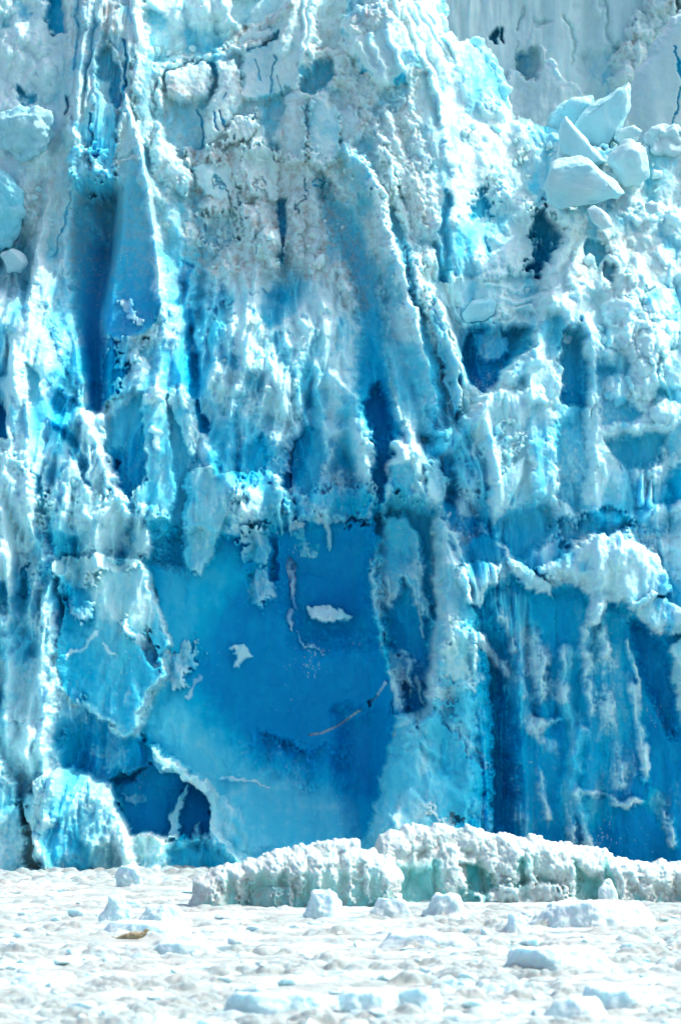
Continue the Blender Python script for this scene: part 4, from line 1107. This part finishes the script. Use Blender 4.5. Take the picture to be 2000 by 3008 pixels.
def berg(outline, Yd, feats, label, depth, dw):
    xs = [p[0] for p in outline]
    ys = [p[1] for p in outline]
    b = Field(min(xs) - 12, max(xs) + 12, min(ys) - 12, max(ys) + 6, 1.6)
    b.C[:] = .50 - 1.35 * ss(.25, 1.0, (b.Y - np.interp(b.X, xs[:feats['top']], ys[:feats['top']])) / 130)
    b.B[:] = .15 + .5 * ss(2000, 2100, b.Y)
    b.Rg[:] = 1.0
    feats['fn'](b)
    b.H += 8 * ridged(b.X + .3 * b.Y, b.Y * .2, 60, 3, .5, 501) + 34 * rubble(b.X + 8 * fbm(b.X, b.Y, 40, 2), b.Y * .8, 74, 61, 1.1, .7)
    b.D = np.maximum(b.D, .18 * ss(1990, 2080, b.Y))  # lower faces greyed, shade put into the colour

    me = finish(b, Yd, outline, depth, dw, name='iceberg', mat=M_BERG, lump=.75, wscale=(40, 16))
    o = link('iceberg', me)
    tag(o, label, 'iceberg', None)
    return o


def left_feats(b):
    b.D[:] = .45 * ss(1985, 2075, b.Y + .10 * (640 - b.X))  # greyer downward so the face looks less lit; painted shade
    b.H -= .5 * np.clip(2010 - b.Y, 0, 90)
    for k, (x0, x1, yt, yb) in enumerate([(500, 500, 2010, 2060), (548, 556, 2000, 2090), (566, 572, 2010, 2070), (636, 634, 1985, 2085), (664, 668, 1975, 2080), (686, 690, 1990, 2060), (730, 734, 1970, 2050), (764, 770, 1960, 2030),
                                          (800, 806, 1955, 2070), (836, 850, 1975, 2070), (880, 884, 1990, 2060), (910, 912, 2000, 2070)]):
        b.L([(x0, yt), ((x0 + x1) / 2 + 3, (yt + yb) / 2), (x1, yb)], 17, 9, w1=9, c=.3, r=.8, rough=2)
    for x in (524, 600, 650, 708, 752, 786, 862):
        b.L([(x, 2020), (x + 2, 2060), (x + 4, 2110)], 18, -9, c=-.15, r=.3)
    b.P([(560, 2030), (640, 2020), (640, 2120), (560, 2120)], c=-.3, b=.4, e=40, r=.3)


def right_feats(b):
    b.H -= .6 * np.clip(2000 - b.Y, 0, 110)
    b.C += .25
    b.P([(1060, 1990), (1090, 2000), (1140, 2020), (1138, 2046), (1112, 2060), (1080, 2046), (1064, 2020)], h=-40, e=18, c=-.7, b=.6, r=.3)
    b.P([(916, 2010), (1000, 2000), (1010, 2080), (920, 2090)], h=-14, e=40, c=-.3, b=.5, r=.4)
    b.P([(1330, 2000), (1380, 2030), (1400, 2080), (1360, 2090), (1340, 2060)], h=-26, e=30, c=-.5, b=.45, r=.4)
    b.P([(1100, 2062), (1150, 2036), (1230, 2032), (1300, 2040), (1340, 2080), (1340, 2130), (1080, 2130)], h=34, e=18, dome=12, c=.5, b=.5, r=.9, rough=2)
    b.P([(1110, 2074), (1230, 2084), (1300, 2070), (1320, 2130), (1100, 2130)], h=-10, e=16, c=-.5, b=.6, r=.3)
    for (x0, x1, yt, yb) in [(884, 878, 1950, 2050), (1030, 1040, 1960, 2060), (1050, 1062, 1960, 2040), (1130, 1150, 1950, 2020), (1170, 1176, 1950, 2020), (1220, 1226, 1960, 2030), (1262, 1290, 1960, 2050), (1310, 1322, 2000, 2070),
                             (1420, 1450, 2000, 2090), (1470, 1500, 2010, 2090), (1530, 1550, 2010, 2090)]:
        b.L([(x0, yt), ((x0 + x1) / 2 + 4, (yt + yb) / 2), (x1, yb)], 28, 11, w1=18, c=.35, r=.9, rough=2)
    b.P([(1176, 1970), (1240, 1960), (1270, 2010), (1220, 2030), (1180, 2020)], h=4, c=.15, b=.2, r=.15, e=20)
    for x in (1000, 1110, 1200, 1330, 1400):
        b.L([(x, 1990), (x + 4, 2030), (x + 8, 2070)], 15, -18, c=-.1, b=.4, r=.2)


LB = [(433, 2100), (433, 2078), (447, 2029), (475, 2011), (500, 2004), (545, 1990), (580, 1980), (622, 1966), (647, 1960), (664, 1950), (724, 1945), (773, 1934), (818, 1932), (829, 1952), (878, 1966), (909, 1980), (927, 2022), (922, 2064), (914, 2100),
      (914, 2130), (433, 2130)]
RB = [(863, 2100), (860, 1960), (865, 1941), (874, 1928), (916, 1909), (971, 1902), (1026, 1900), (1054, 1914), (1090, 1907), (1141, 1923), (1196, 1925), (1247, 1925), (1274, 1939), (1307, 1941), (1353, 1955), (1394, 1957), (1412, 1974), (1445, 1978), (1481, 1990),
      (1537, 1987), (1568, 1990), (1700, 2010), (1700, 2140), (863, 2140)]
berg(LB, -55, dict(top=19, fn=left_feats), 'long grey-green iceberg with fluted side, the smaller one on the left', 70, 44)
berg(RB, -50, dict(top=22, fn=right_feats), 'big lumpy white iceberg with teal hollows, the larger one on the right', 80, 50)

# ================================================================== BRASH ICE ON THE FJORD
M_WATER, nt_, P_, N_, L_ = nodes('fjord_water')
P_.inputs['Base Color'].default_value = (.20, .27, .26, 1)
P_.inputs['Roughness'].default_value = .12
bmw = bmesh.new()
for x, y in ((-900, -420), (900, -420), (900, 1200), (-900, 1200)):
    bmw.verts.new((x, y, -.06))
bmw.faces.new(bmw.verts)
mw = bpy.data.meshes.new('fjord_water')
bmw.to_mesh(mw)
bmw.free()
mw.materials.append(M_WATER)
tag(link('fjord_water', mw), kind='structure')

nr = 1000
_cx = np.concatenate([np.linspace(-2400, -860, 190)[:-1], np.linspace(-860, 860, 760), np.linspace(860, 2400, 190)[1:]])
ncx = len(_cx)
rows = np.linspace(2440, 1985, nr)
dist = CAM_H * F / (rows - HOR)
Yw_ = (dist - CAM_D)[:, None] * np.ones((1, ncx))
Xw_ = _cx[None, :] * (dist / F)[:, None]
x_, y_ = Xw_.astype(np.float32), Yw_.astype(np.float32)
near = ss(265, 200, dist).astype(np.float32)[:, None]
hgt = (.36 * rubble(x_, y_ * .8, 2.6, 21, 1.3, .4) * ss(-.25, .3, fbm(x_, y_, 9, 3, .5, 301)) + .26 * rubble(x_, y_, 1.0, 22, 1.3, .5) + .085 * rubble(x_, y_, .42, 23, 1.3, .6) + .04 * rubble(x_, y_, .2, 24, 1.2, .6))
hgt = 1.1 * hgt * (.8 + .6 * near) + .22 * rubble(x_ + .3 * fbm(x_, y_, .8, 2), y_, 1.7, 27, 1.6, .3) * near + .12 * fbm(x_, y_, 5, 3, .5, 305) - .05
_g = ground(303, 2168)
hgt *= (.30 + .70 * ss(-.15, .30, fbm(x_ * .7, y_, 4.5, 4, .55, 331)))
hgt *= ss(.6, 2.2, np.sqrt(((x_ - _g.x) * .8) ** 2 + ((y_ - _g.y) * .45) ** 2))
hgt += .5 * ss(264, 276, dist)[:, None] * np.clip(rubble(x_, y_, .9, 28, 1.4, .4), 0, 1)
grime = ss(.05, .5, fbm(x_ * .6, y_ * .8, 5, 4, .6, 311)) * (1 - .6 * near) * .5 + .10 * ss(.2, .6, fbm(x_, y_, 1.6, 4, .6, 315))
bw = ss(-.35, .2, fbm(x_ * .6, y_, 3.2, 4, .55, 321) + .08 + .6 * hgt)
cc_ = np.stack([.2 + .8 * bw, .10 + 0 * bw, grime, np.ones_like(bw)], -1)
pp_ = np.stack([x_, y_, hgt], -1)
M_BRASH = ice_material('brash', white=(.30, .35, .335), bump=.4, sss=SSS, blues=[(0, (.62, .82, .84)), (1, (.3, .62, .68))])
M_CHUNK = ice_material('floe_ice', white=(.58, .70, .71), bump=.3, sss=.6, blues=[(0, (.66, .88, .90)), (1, (.3, .62, .68))])
o = link('brash_ice', part_mesh('brash_ice', pp_, cc_, np.ones((nr - 1, ncx - 1), bool)[::1], M_BRASH))
tag(o, 'broken white brash ice packed across the water', 'brash ice', kind='stuff')


def hgt_at(p):
    i = int(np.argmin(np.abs(dist - CAM_D - p.y)))
    j = int(np.clip(np.argmin(np.abs(x_[i] - p.x)), 0, ncx - 1))
    return float(hgt[i, j])


VARB = []
for k in range(8):
    rr_ = random.Random(300 + k)
    pts = []
    for _ in range(11):
        v = Vector((rr_.gauss(0, 1), rr_.gauss(0, 1), rr_.gauss(0, 1))).normalized()
        pts.append(Vector((v.x * .5, v.y * .45, v.z * .42 * rr_.uniform(.8, 1.15))))
    VARB.append(hull_mesh('ice_block', pts, M_ICE, (rr_.choice([.9, .75, .6]), .15, rr_.choice([0, .05, .15])), .03, 2, .03, 3.0, 70 + k))
rr_ = random.Random(9)
ZONES = [(1190, 1560, 300, 470, 26), (1300, 1560, 480, 800, 20), (1060, 1230, 280, 420, 10), (450, 820, 360, 640, 22), (330, 620, 20, 120, 10), (10, 120, 330, 470, 8), (1060, 1240, 650, 740, 6), (500, 760, 740, 900, 8)]
for x0, x1, y0, y1, n_ in ZONES:
    for _ in range(n_):
        x, y = rr_.uniform(x0, x1), rr_.uniform(y0, y1)
        o = link('ice_block', VARB[rr_.randrange(8)])
        sz = .35 + .75 * rr_.random() ** 2.5
        o.scale = (sz, sz, sz)
        o.rotation_euler = (rr_.uniform(0, 6), rr_.uniform(0, 6), rr_.uniform(0, 6))
        o.location = surf(x, y) + Vector((0, -.04, 0))
        tag(o, 'small broken ice block lodged in the rubble of the glacier face', 'ice block', 'small blocks lodged in the glacier')
VAR = []
for k in range(10):
    rr_ = random.Random(100 + k)
    pts = []
    for _ in range(14):
        v = Vector((rr_.gauss(0, 1), rr_.gauss(0, 1), rr_.gauss(0, 1))).normalized()
        pts.append(Vector((v.x * .5, v.y * .42 * rr_.uniform(.7, 1.1), v.z * .30 * rr_.uniform(.6, 1.15))))
    VAR.append(hull_mesh('ice_chunk', pts, M_CHUNK, (rr_.choice([.9, .7, .45, .3]), .12, 0), .05, 2, .03, 3.0, 40 + k))


def big_chunk(x, y, wpx, hpx, label, ice=(.6, .1, 0), seed=1, depth=.8, flat=.6, pk=0.0):
    """a floe or growler whose waterline is at drawing point (x, y)"""
    g = ground(x, y)
    s = (g.y + CAM_D) / F
    w_, h_ = wpx * s, hpx * s
    rr_ = random.Random(seed)
    pts = []
    for i in range(12):
        a = 2 * math.pi * i / 12
        r1 = rr_.uniform(.82, 1.08)
        pts.append(Vector((.5 * w_ * r1 * math.cos(a), .5 * w_ * depth * r1 * math.sin(a), -.15)))
        r2 = flat * rr_.uniform(.75, 1.1)
        pts.append(Vector((.5 * w_ * r2 * math.cos(a) + pk * w_, .5 * w_ * depth * r2 * math.sin(a), h_ * rr_.uniform(.72, 1.0))))
    me = hull_mesh('ice_chunk', pts, M_CHUNK, ice, min(w_, h_) * .12, 4, h_ * .13, 2.2, seed)
    o = link('ice_chunk', me)
    o.location = (g.x, g.y + .25 * w_ * depth, 0)
    return tag(o, label, 'ice chunk')


BIG = [(297, 2044, 66, 56, 'upright pale block floating at the foot of the small ice arch', (.7, .1, 0), .75),
       (268, 2128, 80, 66, 'pale blue floe with a raised block, upright beside the low domed one', (.45, .1, 0), .6),
       (372, 2132, 150, 48, 'low domed bluish floe behind the seal', (.6, .1, 0), .55),
       (350, 2150, 230, 26, 'wide flat floe just behind the seal', (.6, .1, 0), .8),
       (746, 2116, 112, 66, 'rounded white floe with a grey-blue underside in front of the smaller iceberg', (.6, .1, 0), .6),
       (1028, 2118, 120, 60, 'white domed chunk in front of the left end of the larger iceberg', (.95, .1, 0), .55),
       (900, 2114, 110, 44, 'low white chunk between the rounded floe and the domed chunk', (.95, .1, .06), .6),
       (1186, 2150, 70, 44, 'small pale pointed chunk in front of the middle of the larger iceberg', (.5, .1, 0), .4),
       (1360, 2136, 330, 58, 'wide white floe in front of the right half of the larger iceberg', (.9, .1, 0), .7),
       (1400, 2080, 60, 56, 'knobbly white chunk leaning on the larger iceberg near the right edge', (.95, .1, 0), .4),
       (630, 2338, 270, 50, 'long flat pale blue floe near the bottom edge, left of centre', (.3, .1, 0), .85),
       (850, 2336, 170, 58, 'pale cyan blocky chunk near the bottom edge, middle', (.4, .1, 0), .82),
       (960, 2334, 150, 56, 'white-blue chunk next to the cyan blocky chunk at the bottom', (.6, .1, 0), .7),
       (1440, 2322, 220, 50, 'large pale blue floe at the lower right', (.4, .1, 0), .85),
       (1290, 2235, 280, 52, 'long bluish white floe at the right, halfway down the brash ice', (.65, .1, 0), .75),
       (1330, 2345, 180, 46, 'grey-white lumpy chunk at the bottom, right of the middle', (.8, .1, .05), .6),
       (420, 2200, 180, 30, 'low white floe in front of the seal', (.95, .1, 0), .7),
       (980, 2185, 260, 36, 'broad low white floe in the middle of the brash ice', (.95, .1, 0), .75)]
BIGPOS = []
for k, (x, y, w_, h_, lb, ic, fl) in enumerate(BIG):
    big_chunk(x, y, w_, h_, lb, ic, 60 + k, flat=fl)
    BIGPOS.append((x, y, w_))
rr_ = random.Random(5)
n_made = 0
first = True
while n_made < 285:
    y = 1608 + CAM_H * F / rr_.uniform(152, 268) if rr_.random() < .45 else rr_.uniform(2050, 2372)
    x = rr_.uniform(-20, 1590)
    if x > 440 and y < 2108:
        continue
    if abs(x - 305) < 130 and 2130 < y < 2215:
        continue
    g = ground(x, y)
    k = rr_.randrange(10)
    o = link('ice_chunk', VAR[k])
    sz = .35 + .95 * rr_.random() ** 2.2
    if y < 2060:
        sz *= .6
    o.scale = (sz, sz, sz * rr_.uniform(.7, 1.1))
    o.rotation_euler = (rr_.uniform(-.2, .2), rr_.uniform(-.2, .2), rr_.uniform(0, 6.28))
    o.location = (g.x, g.y, max(.0, hgt_at(g) + .02))
    tag(o, 'small white lump of brash ice frozen in among the larger floes', 'ice chunk', 'small loose lumps in the brash ice')
    n_made += 1

# ================================================================== SEAL
M_SEAL, nt_, P_, N_, L_ = nodes('seal_fur')
tc_ = N_.new('ShaderNodeTexCoord')
nn_ = noise_node(N_, L_, 9.0, 4, .6, tc_.outputs['Object'])
sx_ = N_.new('ShaderNodeSeparateXYZ')
L_.new(tc_.outputs['Object'], sx_.inputs[0])
rs_ = ramp(N_, [(.38, (.10, .085, .055)), (.52, (.34, .29, .17)), (.7, (.46, .40, .26))])
L_.new(nn_, rs_.inputs['Fac'])
L_.new(rs_.outputs[0], P_.inputs['Base Color'])
P_.inputs['Roughness'].default_value = .45


def tube(bm, path, radii, seg=14, flat=1.0):
    """loft of ellipses along a path in the XZ plane with a y half width; closed ends"""
    rings = []
    n = len(path)
    for i, (p, r) in enumerate(zip(path, radii)):
        a = Vector(path[max(i - 1, 0)])
        b = Vector(path[min(i + 1, n - 1)])
        t = (b - a).normalized()
        side = t.cross(Vector((0, 0, 1)))
        side = side.normalized() if side.length > .1 else Vector((0, 1, 0))
        up = side.cross(t).normalized()
        ry, rz = r
        rings.append([bm.verts.new(Vector(p) + side * ry * math.cos(2 * math.pi * k / seg) + up * rz * math.sin(2 * math.pi * k / seg)) for k in range(seg)])
    for a, b in zip(rings, rings[1:]):
        for k in range(seg):
            bm.faces.new((a[k], a[(k + 1) % seg], b[(k + 1) % seg], b[k]))
    bm.faces.new(rings[0][::-1])
    bm.faces.new(rings[-1])


bs = bmesh.new()
tube(bs, [(-.80, 0, .10), (-.72, 0, .09), (-.58, 0, .11), (-.38, 0, .16), (-.12, 0, .20), (.15, 0, .215), (.38, 0, .22), (.54, 0, .26), (.63, 0, .33), (.67, .0, .40), (.71, 0, .455), (.76, -.01, .47), (.83, -.015, .455), (.86, -.02, .45)],
     [(.02, .012), (.05, .035), (.09, .075), (.15, .13), (.20, .18), (.215, .20), (.19, .185), (.15, .15), (.125, .12), (.115, .11), (.115, .105), (.10, .092), (.055, .05), (.03, .03)], 18)
for s in (-1, 1):
    tube(bs, [(.40, s * .15, .13), (.36, s * .24, .07), (.27, s * .30, .03)], [(.05, .03), (.06, .02), (.02, .008)], 8)
    tube(bs, [(-.74, s * .02, .10), (-.86, s * .07, .13), (-.99, s * .11, .20)], [(.04, .03), (.065, .022), (.03, .008)], 8)
    bmesh.ops.create_uvsphere(bs, u_segments=8, v_segments=6, radius=.018, matrix=__import__('mathutils').Matrix.Translation((.79, s * .075, .50)))
bmesh.ops.recalc_face_normals(bs, faces=bs.faces)
msl = bpy.data.meshes.new('seal')
bs.to_mesh(msl)
bs.free()
for p in msl.polygons:
    p.use_smooth = True
msl.materials.append(M_SEAL)
o = link('seal', msl)
md = o.modifiers.new('smooth', 'SUBSURF')
md.levels = md.render_levels = 1
g = ground(303, 2168)
o.location = (g.x, g.y, .04)
o.rotation_euler = (0, 0, R(6))
o.scale = (.86, .86, .86)
tag(o, 'tan seal lying on the white brash ice with its head raised', 'seal')
# ------------------------------------------------------------------ light, camera
SUN_EL, SUN_AZ = 55.0, 84.0          # azimuth measured from straight behind the ice (+Y) toward the right (+X)
tosun = Vector((math.cos(R(SUN_EL)) * math.sin(R(SUN_AZ)), math.cos(R(SUN_EL)) * math.cos(R(SUN_AZ)), math.sin(R(SUN_EL))))
sl = bpy.data.lights.new('sun', 'SUN')
sl.energy = 2.0
sl.angle = R(.53)
sl.color = (1.0, .965, .90)
so = bpy.data.objects.new('sun', sl)
so.rotation_euler = (-tosun).to_track_quat('-Z', 'Y').to_euler()
so.location = (40, -40, 120)
COL.objects.link(so)
w = bpy.data.worlds.new('World')
scene.world = w
w.use_nodes = True
sk = w.node_tree.nodes.new('ShaderNodeTexSky')
sk.sky_type = 'NISHITA'
sk.sun_disc = False
sk.ozone_density = .3
sk.air_density = .7
sk.dust_density = 4.0
sk.sun_elevation = R(SUN_EL)
sk.sun_rotation = R(SUN_AZ)
bg = w.node_tree.nodes['Background']
bg.inputs['Strength'].default_value = .15
w.node_tree.links.new(sk.outputs[0], bg.inputs['Color'])

cam = bpy.data.cameras.new('camera')
cam.sensor_fit = 'HORIZONTAL'
cam.sensor_width = 36
cam.lens = 36 * F / 1568
cam.shift_y = (HOR - 1179) / 1568
cam.clip_end = 3000
cam.clip_start = 1
cam.dof.use_dof = True
cam.dof.focus_distance = 298
cam.dof.aperture_fstop = 1.3
co_ = bpy.data.objects.new('camera', cam)
co_.location = (0, -CAM_D, CAM_H)
co_.rotation_euler = (R(90), 0, 0)
COL.objects.link(co_)
scene.camera = co_

vs = scene.view_settings
vs.view_transform = 'Standard'
vs.look = 'None'
vs.exposure = 0.88
vs.gamma = 1
vs.use_curve_mapping = False
cy = scene.cycles
cy.max_bounces = 8
cy.diffuse_bounces = 6
cy.glossy_bounces = 2
cy.transmission_bounces = 2
cy.caustics_reflective = False
cy.caustics_refractive = False
cy.use_denoising = True
cy.denoiser = 'OPENIMAGEDENOISE'
